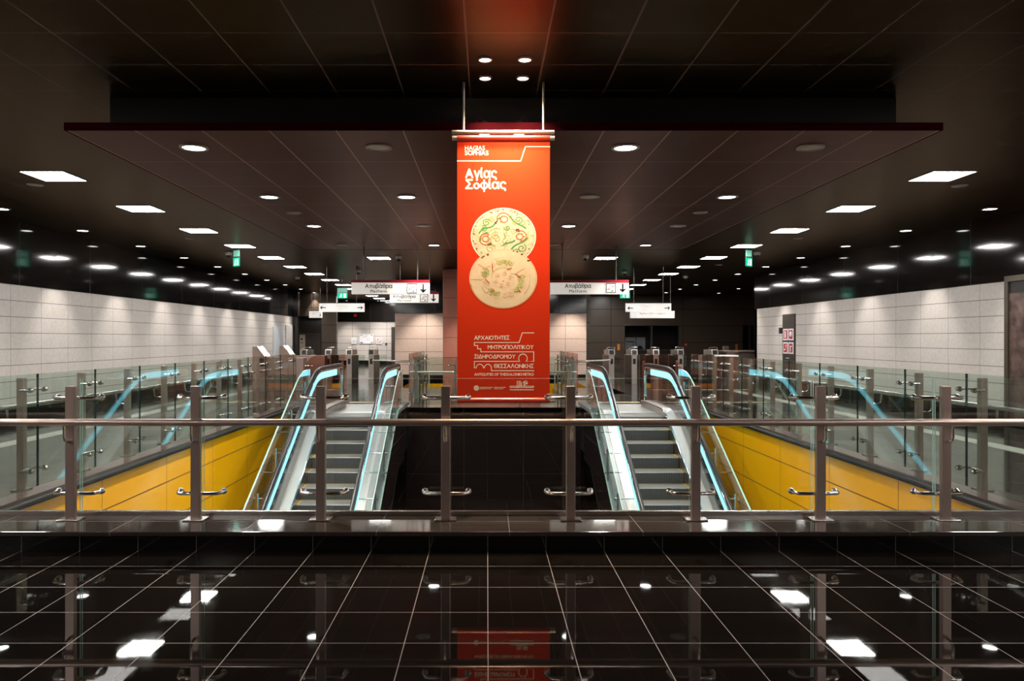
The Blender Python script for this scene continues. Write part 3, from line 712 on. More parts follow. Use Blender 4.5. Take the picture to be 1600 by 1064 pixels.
# ------------------------------------------------------------------ glass guards
def hook_x(b, x, y0, y1, z):       # rail hook: from under the rail down and back to the post
    b.tube([(x, y0, z - .02), (x, y0, z - .11), (x, y0 + .012, z - .135), (x, y0 + .035, z - .148), (x, y1, z - .15)], .010, 8)
gf = thing('glass_guard', 'glass guard with steel posts and round handrail across the near edge of the well', 'railing', (XC, 5.4, .148), 'glass guards around the escalator well')
PX = [.158 + .935 * (k + .5) for k in range(-5, 5)]
ZG = 1.197; YGL = 5.52
for x in PX:
    po = MB().box(x - .0335, x + .0335, 5.37, 5.41, .15, 1.147).build('post', m_bronze, gf, bevel=.003)
    MB().box(x - .08, x + .08, 5.33, 5.45, .148, .158).build('base_plate', m_steel, po, bevel=.003)
    for z in (1.055, .335):
        b = MB()
        b.tube([(x - .165, YGL - .004, z), (x - .165, YGL - .05, z), (x - .158, YGL - .075, z), (x - .135, 5.425, z), (x, 5.42, z), (x + .135, 5.425, z), (x + .158, YGL - .075, z), (x + .165, YGL - .05, z), (x + .165, YGL - .004, z)], .0135, 10)
        for s in (-1, 1): b.lathe([(.0001, YGL - .026), (.020, YGL - .026), (.024, YGL - .016), (.024, YGL + .0)], (x + .165 * s, 0, z), 'y', 14)
        b.build('clamp', m_polish, po)
    b = MB(); hook_x(b, x, 5.30, 5.372, .885); b.build('rail_hook', m_polish, po)
ends = [WL - .1] + [p for p in PX] + [WR + .1]
for a, c in zip(ends[:-1], ends[1:]):
    if c - a < .1: continue
    MB().pane(a + .008, c - .008, YGL, YGL + .014, .175, ZG, 'y').build('glass_pane', [m_glass, m_edge_l], gf)
b = MB(); b.box(WL - .1, WR + .1, YGL - .012, YGL + .026, .148, .18); b.build('glass_channel', m_steel, gf)
b = MB(); b.tube([(WL - .35, 5.30, .885), (WR + .35, 5.30, .885)], .0265, 18); b.build('handrail', m_bronze, gf)

def side_guard(s, name):
    g = thing('glass_guard', 'glass guard with wide steel posts along the %s yellow well wall' % name, 'railing', (WL if s < 0 else WR, 10, .045), 'glass guards around the escalator well')
    xp = XC + s * 4.63; xg = XC + s * 4.47; xr = XC + s * 4.77
    ys = [5.92 + 1.02 * k for k in range(0, 11)]
    for y in ys:
        po = MB().box(xp - .033, xp + .033, y - .03, y + .03, .05, 1.125).build('post', m_bronze, g, bevel=.003)
        MB().box(xp - .06, xp + .06, y - .08, y + .08, .045, .055).build('base_plate', m_steel, po, bevel=.003)
        for z in (1.01, .24):
            b = MB(); b.tube([(xp - s * .03, y + .0, z), (xp - s * .055, y, z)], .012, 8)
            b.tube([(xp - s * .055, y - .11, z), (xp - s * .055, y + .11, z)], .009, 8)
            for e in (-.11, .11):
                b.tube([(xp - s * .055, y + e, z), (xg + s * .008, y + e, z)], .010, 8)
                b.lathe([(.0001, xg + s * .03), (.020, xg + s * .028), (.026, xg + s * .018), (.026, xg + s * .006)], (0, y + e, z), 'x', 12)
                b.lathe([(.0001, xg - s * .020), (.018, xg - s * .018), (.022, xg - s * .006)], (0, y + e, z), 'x', 12)
            b.build('clamp', m_polish, po)
        b = MB(); b.tube([(xr, y, .815), (xr, y, .74), (xr - s * .01, y, .71), (xr - s * .04, y, .695), (xp + s * .03, y, .69)], .010, 8); b.build('rail_hook', m_polish, po)
    ys2 = [5.6] + ys + [16.32]
    for a, c in zip(ys2[:-1], ys2[1:]):
        MB().pane(min(xg, xg + s * .014), max(xg, xg + s * .014), a + .008, c - .008, .085, 1.165, 'x').build('glass_pane', [m_glass_s, m_edge_d], g)
    b = MB(); b.tube([(xr, 5.3, .835), (xr, 16.3, .835)], .024, 14); b.build('handrail', m_steel, g)
    # return between the side run and the escalator newel
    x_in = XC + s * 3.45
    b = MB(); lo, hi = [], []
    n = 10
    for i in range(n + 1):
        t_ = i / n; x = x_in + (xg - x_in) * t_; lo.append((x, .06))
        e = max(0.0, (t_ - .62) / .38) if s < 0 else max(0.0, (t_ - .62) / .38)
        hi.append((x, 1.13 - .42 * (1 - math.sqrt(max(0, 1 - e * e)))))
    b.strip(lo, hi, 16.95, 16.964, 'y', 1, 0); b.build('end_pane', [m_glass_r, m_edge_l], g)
    for x in (x_in + .12 * s, xg - .12 * s):
        po = MB().box(x - .025, x + .025, 17.03, 17.09, 0, .98).build('post', m_bronze, g, bevel=.003)
        b = MB()
        for z in (.86, .3): b.tube([(x - .1, 16.97, z), (x - .1, 17.02, z), (x + .1, 17.02, z), (x + .1, 16.97, z)], .010, 8)
        b.build('clamp', m_polish, po)
    return g
side_guard(-1, 'left'); side_guard(1, 'right')

# centre guard at the far edge between the escalators, with returns and a second run behind
cg = thing('glass_guard', 'glass guard with thin rail on the far edge between the two escalators', 'railing', (XC, 15.95, 0), 'glass guards around the escalator well')
yc = 15.95
for px in (650, 711, 861 + 30 - 0, 812):
    x = wx(px, yc); po = MB().box(x - .024, x + .024, yc - .03, yc + .03, 0, 1.02).build('post', m_bronze, cg, bevel=.003)
    b = MB(); s = 1 if px < 787 else -1
    if px in (711, 812): s = -s
    for z in (.92, .17): b.tube([(x, yc - .03, z), (x, yc - .07, z), (x + .14 * s, yc - .075, z)], .010, 8); b.lathe([(.0001, -.02), (.02, -.02), (.024, 0), (.0001, .01)], (x + .14 * s, yc - .08, z), 'y', 12)
    b.build('clamp', m_polish, po)
for a, c in ((-1.62, -.72), (-.70, .99), (1.01, 1.91)):
    MB().pane(a, c, yc - .10, yc - .088, .05, 1.10, 'y').build('glass_pane', [m_glass_s, m_edge_l], cg)
b = MB(); b.tube([(wx(640, yc), yc + .12, .76), (wx(902, yc), yc + .12, .76)], .022, 12); b.build('handrail', m_alu, cg)
for s, nm in ((-1, 'left'), (1, 'right')):
    g = thing('glass_guard', 'run of glass panes and posts leading back from the %s inner escalator handrail' % nm, 'railing', (XC + 1.88 * s, 18, 0), 'glass guards around the escalator well')
    x = XC + s * 1.88
    ys = [16.6, 17.6, 18.6, 19.6, 20.6]
    for y in ys:
        po = MB().box(x - .024, x + .024, y - .03, y + .03, 0, 1.05).build('post', m_bronze, g, bevel=.003)
        b = MB()
        for z in (.93, .25): b.tube([(x + s*.02, y - .1, z), (x + s*.07, y - .1, z), (x + s*.07, y + .1, z), (x + s*.02, y + .1, z)], .010, 8)
        b.build('clamp', m_polish, po)
    for a, c in zip(ys[:-1], ys[1:]):
        MB().pane(x + .06 * s - .006, x + .06 * s + .006, a + .01, c - .01, .06, 1.16, 'x').build('glass_pane', [m_glass_s, m_edge], g)
    b = MB(); b.tube([(x - s*.08, 16.4, .93), (x - s*.08, 20.7, .93)], .02, 12); b.build('handrail', m_alu, g)
    # bent end frames by the newel
    for y in (16.35, 17.0): MB().tube([(x - s*.1, y, 0), (x - s*.1, y, .95), (x + s*.12, y, .98), (x + s*.3, y, .98)], .018, 10).build('end_frame', m_bronze, g)
    # barrier rails to the gates
    b = MB(); b.tube([(x, 21.5, .80), (XC + s * 3.9, 23.6, .80)], .025, 10); b.tube([(x, 21.5, 0), (x, 21.5, .80)], .02, 10)
    tag(b.build('barrier_rail', m_alu, None, origin=(x, 21.5, 0)), 'round steel rail from the glass run to the %s fare gates' % nm, 'barrier rail', 'rails by the fare gates')

# ------------------------------------------------------------------ escalators
D0 = 13.78; SL = .577
def pz(d, k=.15):
    u = (D0 - d) / k
    return -SL * k * (u if u > 30 else math.log1p(math.exp(u)))
def samples(a, b_, n): return [a + (b_ - a) * i / n for i in range(n + 1)]
def escalator(xc, label, inner):
    e = thing('escalator', label, 'escalator', (xc, 12, ZB), 'escalators down to the platforms')
    HW = .645; ds = samples(6.55, 13.2, 8) + samples(13.3, 14.5, 10) + [14.9, 15.4]
    for s in (-1, 1):
        x = xc + s * HW
        # handrail
        path = [(x, d, pz(d) + .93) for d in ds + [15.85]]
        for i in range(1, 8):
            a = math.pi / 2 * (1 - i / 7); path.append((x, 16.02 + .24 * math.cos(a), .69 + .24 * math.sin(a)))
        path += [(x, 16.26, .45), (x, 16.25, .30)]
        for i in range(1, 6):
            a = -math.pi / 2 * i / 5; path.append((x, 16.07 + .18 * math.cos(a), .27 + .18 * math.sin(a)))
        path.append((x, 15.8, .10))
        hr = MB(); hr.tube(path, .034, 12); hr.build('handrail', m_rubber, e)
        p2 = [(q_[0], q_[1] - (.06 if q_[1] > 15.95 and q_[2] < .8 else .0), q_[2] - (.06 if q_[2] > .75 or q_[1] < 15.5 else 0.0)) for q_ in path[:-3]]
        MB().tube(p2, .034, 10).build('handrail_guide', m_chrome, e)
        # glass
        gd = ds + [15.7, 15.9, 16.05, 16.15]
        lo = [(d, pz(d) + .13) for d in gd]; hi = [(d, pz(d) + .87 - (0 if d < 15.8 else (d - 15.8) ** 2 * 2.6)) for d in gd]
        MB().strip(lo, hi, x - .006, x + .006, 'x', 1, 0).build('balustrade_glass', [m_glass, m_edge_l], e)
        # light strip
        ld = ds + [15.55]
        MB().strip([(d, pz(d) + .725) for d in ld], [(d, pz(d) + .845) for d in ld], x - .022, x + .022).build('light_strip', m_led, e)
        # inner deck and skirt
        dd = ds + [15.9]
        b = MB(); xi = xc + s * .51
        b.strip([(d, pz(d) + .10) for d in dd], [(d, pz(d) + .15) for d in dd], min(x + .03 * s, xi), max(x + .03 * s, xi)); b.build('inner_deck', m_deck, e)
        b = MB(); b.strip([(d, pz(d) - .28) for d in dd], [(d, pz(d) + .13) for d in dd], min(xi, xi - s * .02), max(xi, xi - s * .02)); b.build('skirt_panel', m_steel, e)
        MB().tube([(xi - s * .012, d, pz(d) + .135) for d in dd], .014, 8).build('deck_edge', m_chrome, e)
        # outer deck and cladding
        xo = xc + s * .905
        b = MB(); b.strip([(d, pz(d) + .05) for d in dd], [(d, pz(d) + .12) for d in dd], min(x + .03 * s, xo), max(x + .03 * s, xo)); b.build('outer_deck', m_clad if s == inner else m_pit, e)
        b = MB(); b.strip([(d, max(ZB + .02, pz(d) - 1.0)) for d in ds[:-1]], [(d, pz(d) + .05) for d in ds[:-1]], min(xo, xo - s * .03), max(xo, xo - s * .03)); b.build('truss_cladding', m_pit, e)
        # outer glass screen with its brackets
        xg = xc + s * .93
        gs = samples(6.55, 13.4, 8) + samples(13.55, 14.4, 5)
        sc = MB().strip([(d, pz(d) + .20) for d in gs], [(d, pz(d) + .90) for d in gs], xg - (.006 if s == inner else .012), xg + (.006 if s == inner else .012), 'x', 1, 0).build('glass_screen', [m_glass, m_edge_l if s == inner else m_edge_m], e)
        for i in range(7):
            d = 13.9 - .95 * i; z = pz(d)
            b = MB(); b.tube([(xg - s * .03, d, z + .16), (xg - s * .03, d, z + .70)], .019, 8)
            for zz in (.30, .62):
                b.tube([(x + s * .01, d, z + zz), (xg + s * .01, d, z + zz)], .011, 8)
                b.lathe([(.0001, xg + s * .02), (.024, xg + s * .018), (.024, xg + s * .004)], (0, d, z + zz), 'x', 12)
            b.build('screen_bracket', m_steel, sc)
    # steps
    for i in range(1, 22):
        d = D0 - .3466 * i + .02; z = -.2 * i
        st = MB()
        prof = [(d, z), (d + .42, z), (d + .42, z - .03), (d + .05, z - .03), (d + .02, z - .10), (d + .035, z - .205), (d + .02, z - .21), (d - .0, z - .10), (d - .006, z - .01)]
        n = len(prof)
        st.prism(prof, xc - .485, xc + .485, 'x', [0][0])
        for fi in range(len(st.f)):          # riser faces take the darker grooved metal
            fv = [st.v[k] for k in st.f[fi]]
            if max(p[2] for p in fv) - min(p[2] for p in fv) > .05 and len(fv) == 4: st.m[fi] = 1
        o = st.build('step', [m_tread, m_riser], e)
        b = MB(); b.box(xc - .485, xc - .468, d, d + .34, z, z + .004); b.box(xc + .468, xc + .485, d, d + .34, z, z + .004); b.box(xc - .468, xc + .468, d + .325, d + .337, z, z + .003)
        b.build('edge_marking', m_edgeyellow, o)
    MB().box(xc - .49, xc + .49, 13.86, 14.45, -.04, .0).build('top_step', m_tread, e)
    MB().box(xc - .49, xc + .49, 14.45, 14.75, -.04, .012).build('comb_plate', m_deck, e)
    MB().box(xc - .49, xc + .49, 14.75, 16.5, -.04, .006).build('landing_plate', m_plate, e)
    for s in (-1, 1):
        MB().box(min(xc + s*.49, xc + s*.90), max(xc + s*.49, xc + s*.90), 15.9, 16.5, -.04, .006).build('landing_plate', m_plate, e)
    b = MB(); b.prism([(6.55, ZB + .02), (8.6, ZB + .02), (14.6, -.9), (16.3, -.9), (16.3, -.10), (14.0, -.45), (6.55, -4.28)], xc - .86, xc + .86, 'x'); b.build('truss', m_black, e)
    return e
escalator(XC - 2.765, 'left escalator with grey steps, black handrails and cyan light strips under them', 1)
escalator(XC + 2.765, 'right escalator with dark ribbed steps, black handrails and cyan light strips under them', -1)

# ------------------------------------------------------------------ column
col = thing('stone_column', 'square red granite column behind the hanging banner', 'column', (XC, 23, 0)); col['kind'] = 'structure'
MB().box(XC - 1.52, XC + 1.52, 22.4, 24.0, -3.5, ZC).build('shaft', m_column, col, bevel=.02)

# ------------------------------------------------------------------ signs
def arrow(b, cx, cz, L, ang, wd, y0, y1):
    c, s = math.cos(ang), math.sin(ang)
    def R(p): return (cx + p[0] * c - p[1] * s, cz + p[0] * s + p[1] * c)
    b.prism([R(p) for p in ((-L/2, wd/2), (-L/2, -wd/2), (L/2 - wd*.7, -wd/2), (L/2 - wd*.7, wd/2))], y0, y1, 'y')
    h = L * .34
    for sg in (1, -1):
        b.prism([R(p) for p in ((L/2, 0), (L/2 - h, sg * h), (L/2 - h - wd*.75, sg * (h - wd*.25)), (L/2 - wd*1.5, 0))], y0, y1, 'y')
def hanging_sign(name, label, d, px0, px1, py0, py1, face, stripe, lines, extras, rods, group, ztop):
    x0, x1, z0, z1 = wx(px0, d), wx(px1, d), wz(py1, d), wz(py0, d)
    t = thing(name, label, 'sign', ((x0 + x1) / 2, d, z0), group)
    MB().box(x0, x1, d, d + .09, z0, z1).build('sign_box', face, t, bevel=.004)
    if stripe: MB().box(x0 - .002, x1 + .002, d - .006, d + .094, z1 - .045 * (d / 14.3), z1 + .008).build('red_stripe', m_signred, t)
    else: MB().box(x0, x1, d - .004, d + .094, z1 - .012, z1 + .012).build('top_edge', m_rod, t)
    for px in rods: MB().tube([(wx(px, d), d + .045, z1), (wx(px, d), d + .045, ztop)], .012, 8).build('hanging_rod', m_rod, t)
    yy = d - .002
    for body, a, c, base, cap, mat, bold in lines:
        text('lettering', body, mat, t, wx(a, d), wz(base, d), yy, .2, bold=bold, width=wx(c, d) - wx(a, d), cap=cap / F * d)
    k = d / F
    for ex in extras:
        b = MB()
        if ex[0] == 'arrow':
            arrow(b, wx(ex[1], d), wz(ex[2], d), ex[3] * k, math.radians(ex[4]), ex[5] * k, yy - .002, yy + .002); b.build('arrow', m_ink, t)
        elif ex[0] == 'picto':
            a, c, u, v = wx(ex[1], d), wx(ex[2], d), wz(ex[3], d), wz(ex[4], d)
            for p in (((a, u), (c, u)), ((c, u), (c, v)), ((c, v), (a, v)), ((a, v), (a, u))): b.line(p, .9 * k, yy - .002, yy + .002)
            f_ = lambda X, Y: (a + (c - a) * X, v + (u - v) * Y)
            b.line([f_(.15, .35), f_(.38, .35), f_(.68, .68), f_(.86, .68)], .8 * k, yy - .002, yy + .002)
            b.line([f_(.2, .5), f_(.4, .55), f_(.5, .78), f_(.62, .85)], .6 * k, yy - .002, yy + .002)
            arrow(b, *f_(.68, .24), (c - a) * .34, math.radians(225), .9 * k, yy - .002, yy + .002); b.build('pictogram', m_ink, t)
        elif ex[0] == 'box':
            a, c, u, v = wx(ex[1], d), wx(ex[2], d), wz(ex[3], d), wz(ex[4], d)
            for p in (((a, u), (c, u)), ((c, u), (c, v)), ((c, v), (a, v)), ((a, v), (a, u))): b.line(p, .35 * k, yy - .002, yy + .002)
            b.build('pictogram', m_grey_ink, t)
        elif ex[0] == 'bar':
            b.line([(wx(ex[1], d), wz(ex[2], d)), (wx(ex[1], d), wz(ex[3], d))], .3 * k, yy - .001, yy + .002); b.build('divider', m_grey_ink, t)
    return t
GS = 'hanging platform signs'; GE = 'hanging exit signs'
hanging_sign('platform_sign', 'white platform sign with red top stripe and down arrow, nearest left of the banner', 14.3, 549, 671, 438, 459.3, m_sign, True,
    [('Αποβάθρα', 570.5, 613, 450, 6.6, m_ink, .02), ('Platform', 578.8, 604.5, 457, 4.6, m_ink, .012)],
    [('picto', 636.2, 651, 443.5, 457.6), ('arrow', 661.5, 450.4, 14.5, 270, 2.6), ('bar', 653, 441.5, 459)], (568, 652), GS, ZR)
hanging_sign('platform_sign', 'smaller looking platform sign hanging lower behind the left platform sign', 20.5, 609, 685, 456, 473.0, m_sign, True,
    [('Αποβάθρα', 613.5, 649.5, 465.6, 5.0, m_ink, .02), ('Platform', 621, 642.5, 471.3, 3.6, m_ink, .008)],
    [('picto', 656.5, 668, 459.8, 471.6), ('arrow', 677.3, 465.5, 11.5, 270, 2.0), ('bar', 670.3, 458.5, 473)], (625, 671), GS, ZC)
hanging_sign('platform_sign', 'white platform sign with red top stripe and down arrow right of the banner', 14.3, 860, 982.5, 438, 459.5, m_sign, True,
    [('Αποβάθρα', 882.5, 923.5, 449.8, 6.6, m_ink, .02), ('Platform', 889.5, 916.5, 457, 4.6, m_ink, .012)],
    [('picto', 947.5, 962, 442.8, 456.8), ('arrow', 973, 450, 13.5, 270, 2.6), ('bar', 945.5, 441.5, 459), ('bar', 964, 441.5, 459)], (879, 963), GS, ZR)
hanging_sign('exit_sign', 'white exit sign with arrows both ways left of the banner', 21.5, 498.5, 569, 473.5, 487.2, m_sign_glow, False,
    [('Έξοδος', 524.5, 543.5, 480.4, 3.8, m_grey_ink, 0), ('Exit', 530, 537, 485.2, 2.6, m_grey_ink, 0)], [('arrow', 504.6, 480.6, 9, 180, 1.4), ('arrow', 562.8, 480.6, 9, 0, 1.4)], (510.5, 556.5), GE, ZC)
hanging_sign('exit_sign', 'white exit sign with arrows both ways right of the banner', 21.5, 978, 1048.8, 473.5, 487.0, m_sign_glow, False,
    [('Έξοδος', 999.7, 1018, 480.4, 3.8, m_grey_ink, 0), ('Exit', 1004, 1011.5, 485.2, 2.6, m_grey_ink, 0)], [('arrow', 984.7, 481.3, 9, 180, 1.4), ('arrow', 1042.5, 481.3, 9, 0, 1.4), ('box', 1027, 1035, 475.5, 485.5)], (990.5, 1036.5), GE, ZC)
hanging_sign('ticket_sign', 'white ticket office sign hanging just below and behind the right exit sign', 23.5, 985, 1054, 485.3, 497.0, m_sign_glow, False,
    [('Έκδοση Εισιτηρίων', 999, 1041, 491.3, 3.2, m_ink, .004), ('Ticket Issue', 1010, 1029.5, 495.6, 2.0, m_grey_ink, 0)], [('box', 986, 993.5, 488, 495.5), ('box', 1045.5, 1053, 488, 495.5)], (991, 1048), None, ZC)
t = hanging_sign('direction_sign', 'small white direction sign near the dark shutter at the far left', 29.5, 482, 503, 485.5, 496.5, m_sign_glow, False,
    [('Έξοδος', 486, 495, 491.3, 2.4, m_grey_ink, 0)], [('box', 496, 500, 488.5, 495), ('arrow', 501.4, 492, 4, 270, .8)], (485, 500), None, ZC)
t.rotation_euler = (0, 0, math.radians(-14))
# lit emergency exit signs
def exit_light(name_lab, px, py0, py1, wpx, d, rz):
    x = wx(px, d); z0, z1 = wz(py1, d), wz(py0, d); zm = z0 + (z1 - z0) * .55; h = wpx / F * d / 2
    t = thing('exit_light', name_lab, 'exit light', (x, d, ZC), 'lit green exit lights')
    if z1 < ZC - .03: MB().tube([(x, d, z1), (x, d, ZC)], .012, 8).build('stem', m_rod, t)
    MB().box(x - h, x + h, d - .006, d + .006, zm + .02, z1).build('mounting_plate', m_exit_plate, t)
    MB().box(x - h, x + h, d - .03, d + .03, zm - .01, zm + .02).build('housing', m_rod, t)
    MB().box(x - h, x + h, d - .012, d + .012, z0, zm - .01).build('lit_face', m_exit_g, t)
    b = MB(); hh = zm - .01 - z0; w_ = h
    b.box(x + w_ * .25, x + w_ * .75, d - .016, d - .012, z0 + hh * .12, z0 + hh * .85)
    b.lathe([(.0001, -.003), (hh * .09, -.003), (hh * .09, .002)], (x - w_ * .2, d - .013, z0 + hh * .76), 'y', 10)
    b.line([(x - w_ * .18, z0 + hh * .62), (x - w_ * .28, z0 + hh * .4), (x - w_ * .12, z0 + hh * .15)], hh * .11, d - .016, d - .012)
    b.line([(x - w_ * .28, z0 + hh * .4), (x - w_ * .55, z0 + hh * .2)], hh * .10, d - .016, d - .012); b.line([(x - w_ * .45, z0 + hh * .58), (x - w_ * .1, z0 + hh * .55)], hh * .08, d - .016, d - .012)
    b.build('running_figure', m_exit_w, t); t.rotation_euler = (0, 0, rz)
exit_light('lit green exit light under the fourth panel of the left row', 369.5, 391, 416, 15, 17.5, math.radians(-35))
exit_light('lit green exit light under the fourth panel of the right row', 1170, 391, 416, 15, 17.5, math.radians(35))
exit_light('lit green exit light above the left exit sign', 535, 450, 466, 15.5, 26.0, 0)
exit_light('lit green exit light tucked behind the right platform sign', 976.5, 449, 466, 15.5, 26.0, 0)

# ------------------------------------------------------------------ fare gates
fg = thing('fare_gate', '', 'fare gate', (0, 0, 0), 'fare gates across the hall')
b = MB(); b.box(-.085, .085, .03, 1.25, 0, .94); b.build('body', m_door, fg, bevel=.015)
b = MB(); b.box(-.088, .088, -.012, .03, 0, .955); b.build('front_plate', m_gate, fg, bevel=.006); MB().box(-.088, .088, 1.25, 1.29, 0, .955).build('rear_plate', m_gate, fg, bevel=.006)
b = MB(); b.prism([(-.03, .965), (.9, .965), (.9, 1.13), (.05, 1.15), (.02, 1.14)], -.11, .11, 'x'); hd = b.build('reader_head', m_gate, fg, bevel=.01)
b = MB(); b.prism([(-.031, .99), (-.024, .985), (.018, 1.12), (.010, 1.125)], -.075, .075, 'x'); b.build('screen', m_black, hd)
b = MB(); b.box(-.04, .045, -.022, -.012, .66, .84); b.build('ticket_slot', m_black, fg)
b = MB(); b.tube([(-.10, .3, 1.13), (-.10, .3, 1.20), (-.08, .3, 1.215), (.15, .3, 1.215), (.17, .3, 1.20), (.17, .3, .95)], .009, 8); b.build('top_loop', m_polish, fg)
b = MB(); b.pane(.10, .40, .75, .762, .25, .95, 'y'); b.build('glass_flap', [m_glass_s, m_edge], fg)
first_g = True
NAMES = {0: ('left', [475, 513, 545.5, 580]), 1: ('right', [955.5, 991, 1025, 1063.5, 1117])}
for k in (0, 1):
    sd, ps = NAMES[k]
    for i, px in enumerate(ps):
        d = 24.0; lab = 'steel fare gate post with black screen, %s from the left in the %s group' % (ORD[i], sd)
        loc = (wx(px, d), d, 0)
        if first_g: fg.location = loc; fg['label'] = lab; first_g = False
        else: dup(fg, loc, lab)
for i, (px, lab) in enumerate(((403, 'taller slant topped gate pedestal by the left wall, left one'), (444, 'taller slant topped gate pedestal by the left wall, right one'))):
    d = 20.5 if i == 0 else 23.0; x = wx(px, d)
    t = thing('gate_pedestal', lab, 'fare gate', (x, d, 0), 'slant topped gate pedestals')
    b = MB(); b.prism([(x - .16, 0), (x + .2, 0), (x + .2, .98), (x - .02, 1.27), (x - .16, 1.28)], d, d + .5, 'y'); b.build('body', m_bronze, t, bevel=.01)
    b = MB(); b.prism([(x + .205, .985), (x + .212, .99), (x - .015, 1.282), (x - .02, 1.275)], d - .01, d + .5, 'y'); b.build('top_plate', m_polish, t)
    b = MB(); b.box(x + .2, x + 1.25, d + .2, d + .6, 0, .96); b.build('cabinet', m_bronze, t, bevel=.01)
    b = MB(); b.box(x + .06, x + .18, d - .02, d, .72, .95); b.build('reader', m_black, t)

# ------------------------------------------------------------------ fittings on walls
def notice(name, lab, cat, px0, px1, py0, py1, d, mat, marks=(), group=None):
    x0, x1, z0, z1 = wx(px0, d), wx(px1, d), wz(py1, d), wz(py0, d)
    t = thing(name, lab, cat, ((x0 + x1) / 2, d, z0), group)
    MB().box(x0, x1, d - .03, d - .004, z0, z1).build('sheet', mat, t)
    for nm, mt, a, c, u, v in marks:
        MB().box(x0 + (x1 - x0) * a, x0 + (x1 - x0) * c, d - .034, d - .03, z0 + (z1 - z0) * u, z0 + (z1 - z0) * v).build(nm, mt, t)
    return t
notice('notice_board', 'large white notice sheet on the far left pale wall', 'notice', 562, 583, 522, 537, 42, m_paper,
       [('printed_mark', m_bluep, .06, .24, .06, .16), ('printed_mark', m_bluep, .84, .94, .06, .16), ('printed_line', m_grey_ink, .4, .62, .84, .87), ('printed_line', m_grey_ink, .25, .55, .70, .73), ('printed_line', m_grey_ink, .5, .8, .5, .52), ('printed_line', m_grey_ink, .5, .8, .35, .37), ('printed_mark', m_grey_ink, .05, .2, .82, .93), ('printed_mark', m_grey_ink, .83, .95, .82, .93)])
notice('wall_notice', 'small square pale notice left of the large notice sheet', 'notice', 549, 557.5, 527.5, 537.5, 42, m_paper, [('printed_line', m_grey_ink, .3, .7, .55, .6), ('printed_line', m_grey_ink, .3, .7, .4, .45)])
t = notice('prohibition_sign', 'small white prohibition sign with a red ring on the far pale wall', 'sign', 588, 597, 527.5, 537.5, 42, m_paper)
cxp, czp = wx(592.5, 42), wz(532, 42); b = MB()
b.line([(cxp + .12 * math.cos(i * .3142), czp + .12 * math.sin(i * .3142)) for i in range(21)], .022, 42 - .036, 42 - .03); b.line([(cxp - .085, czp + .085), (cxp + .085, czp - .085)], .022, 42 - .036, 42 - .03); b.build('red_ring', m_redp, t)
notice('wall_socket_box', 'small dark square box on the far pale wall right of the prohibition sign', 'box', 602, 605, 536, 539.5, 42, m_black)
notice('narrow_door', 'narrow dark door at the right end of the far pale wall', 'door', 611.5, 617.5, 511, 569, 41.9, m_door)
notice('wall_door', 'beige door panel with black lettering marks past the end of the left wall', 'door', 466, 477, 523, 569, 34.1, m_beige, [('printed_mark', m_ink, .35, .65, .82, .88), ('printed_mark', m_ink, .3, .75, .72, .74)])
notice('dark_door', 'dark door beside the beige door at the far left', 'door', 477.5, 501.5, 523, 571, 34.1, m_door)
notice('call_box', 'orange call box on the dark far wall left of the ticket window', 'call box', 964.6, 968.2, 537.5, 547, YR, m_orange, [('slot', m_ink, .3, .7, .75, .85)], 'orange call boxes')
notice('call_box', 'orange call box on the dark far wall near the right wall end', 'call box', 1149, 1152.6, 537.5, 547, YR, m_orange, [('slot', m_ink, .3, .7, .75, .85)], 'orange call boxes')
notice('fire_alarm', 'small red fire alarm point on the dark far wall right of the ticket window', 'fire alarm', 1068.5, 1074, 536, 541, YR, m_redp, [('white_mark', m_white, .35, .7, .25, .75)])
notice('fire_alarm', 'small red fire alarm point high on the dark band over the far pale wall', 'fire alarm', 553, 557, 491, 495, 41.96, m_redp)
notice('window_poster', 'lit pale poster with rows of marks inside the ticket window, left of two', 'poster', 977, 993, 527, 548, YR + 2.004, m_paper, [('printed_mark', m_bluep, .1, .85, .62, .70), ('printed_mark', m_redp, .12, .25, .45, .50), ('printed_mark', m_redp, .4, .5, .45, .50), ('printed_mark', m_redp, .65, .75, .45, .50)], 'posters inside the ticket window')
notice('window_poster', 'plain pale poster inside the ticket window, right of two', 'poster', 994, 1008, 527, 548, YR + 2.004, m_paper, [], 'posters inside the ticket window')
t = thing('office_chair', 'dark high backed chair silhouette inside the ticket window', 'chair', (wx(1000, YR + 1.2), YR + 1.2, 0))
cx_, dd_ = wx(1000, YR + 1.2), YR + 1.2
b = MB(); b.prism([(cx_ - .16, .5), (cx_ + .16, .5), (cx_ + .15, 1.0)] + [(cx_ + .13 * math.cos(a * .314), 1.02 + .13 * math.sin(a * .314)) for a in range(11)] + [(cx_ - .15, 1.0)], dd_, dd_ + .06, 'y'); b.build('backrest', m_black, t)
MB().box(cx_ - .22, cx_ + .22, dd_ - .4, dd_ + .02, .42, .5).build('seat', m_black, t); MB().tube([(cx_, dd_ - .2, 0), (cx_, dd_ - .2, .42)], .03, 10).build('pedestal', m_rod, t)
b = MB(); b.lathe([(.0001, .03), (.25, .03), (.25, .0)], (cx_, dd_ - .2, 0), 'z', 16); b.build('base', m_rod, t)
t = thing('ticket_counter', 'brown counter block at the far right against the right wall end', 'counter', (8.9, 25.5, 0))
MB().box(8.3, 9.5, 25.0, 26.0, 0, 1.05).build('body', m_bronze, t, bevel=.01); MB().box(8.2, 9.6, 24.9, 26.1, 1.05, 1.09).build('counter_top', m_bronze, t)
t = thing('low_shelf', 'white topped low counter behind the right glass guard', 'counter', (8.35, 24.2, 0))
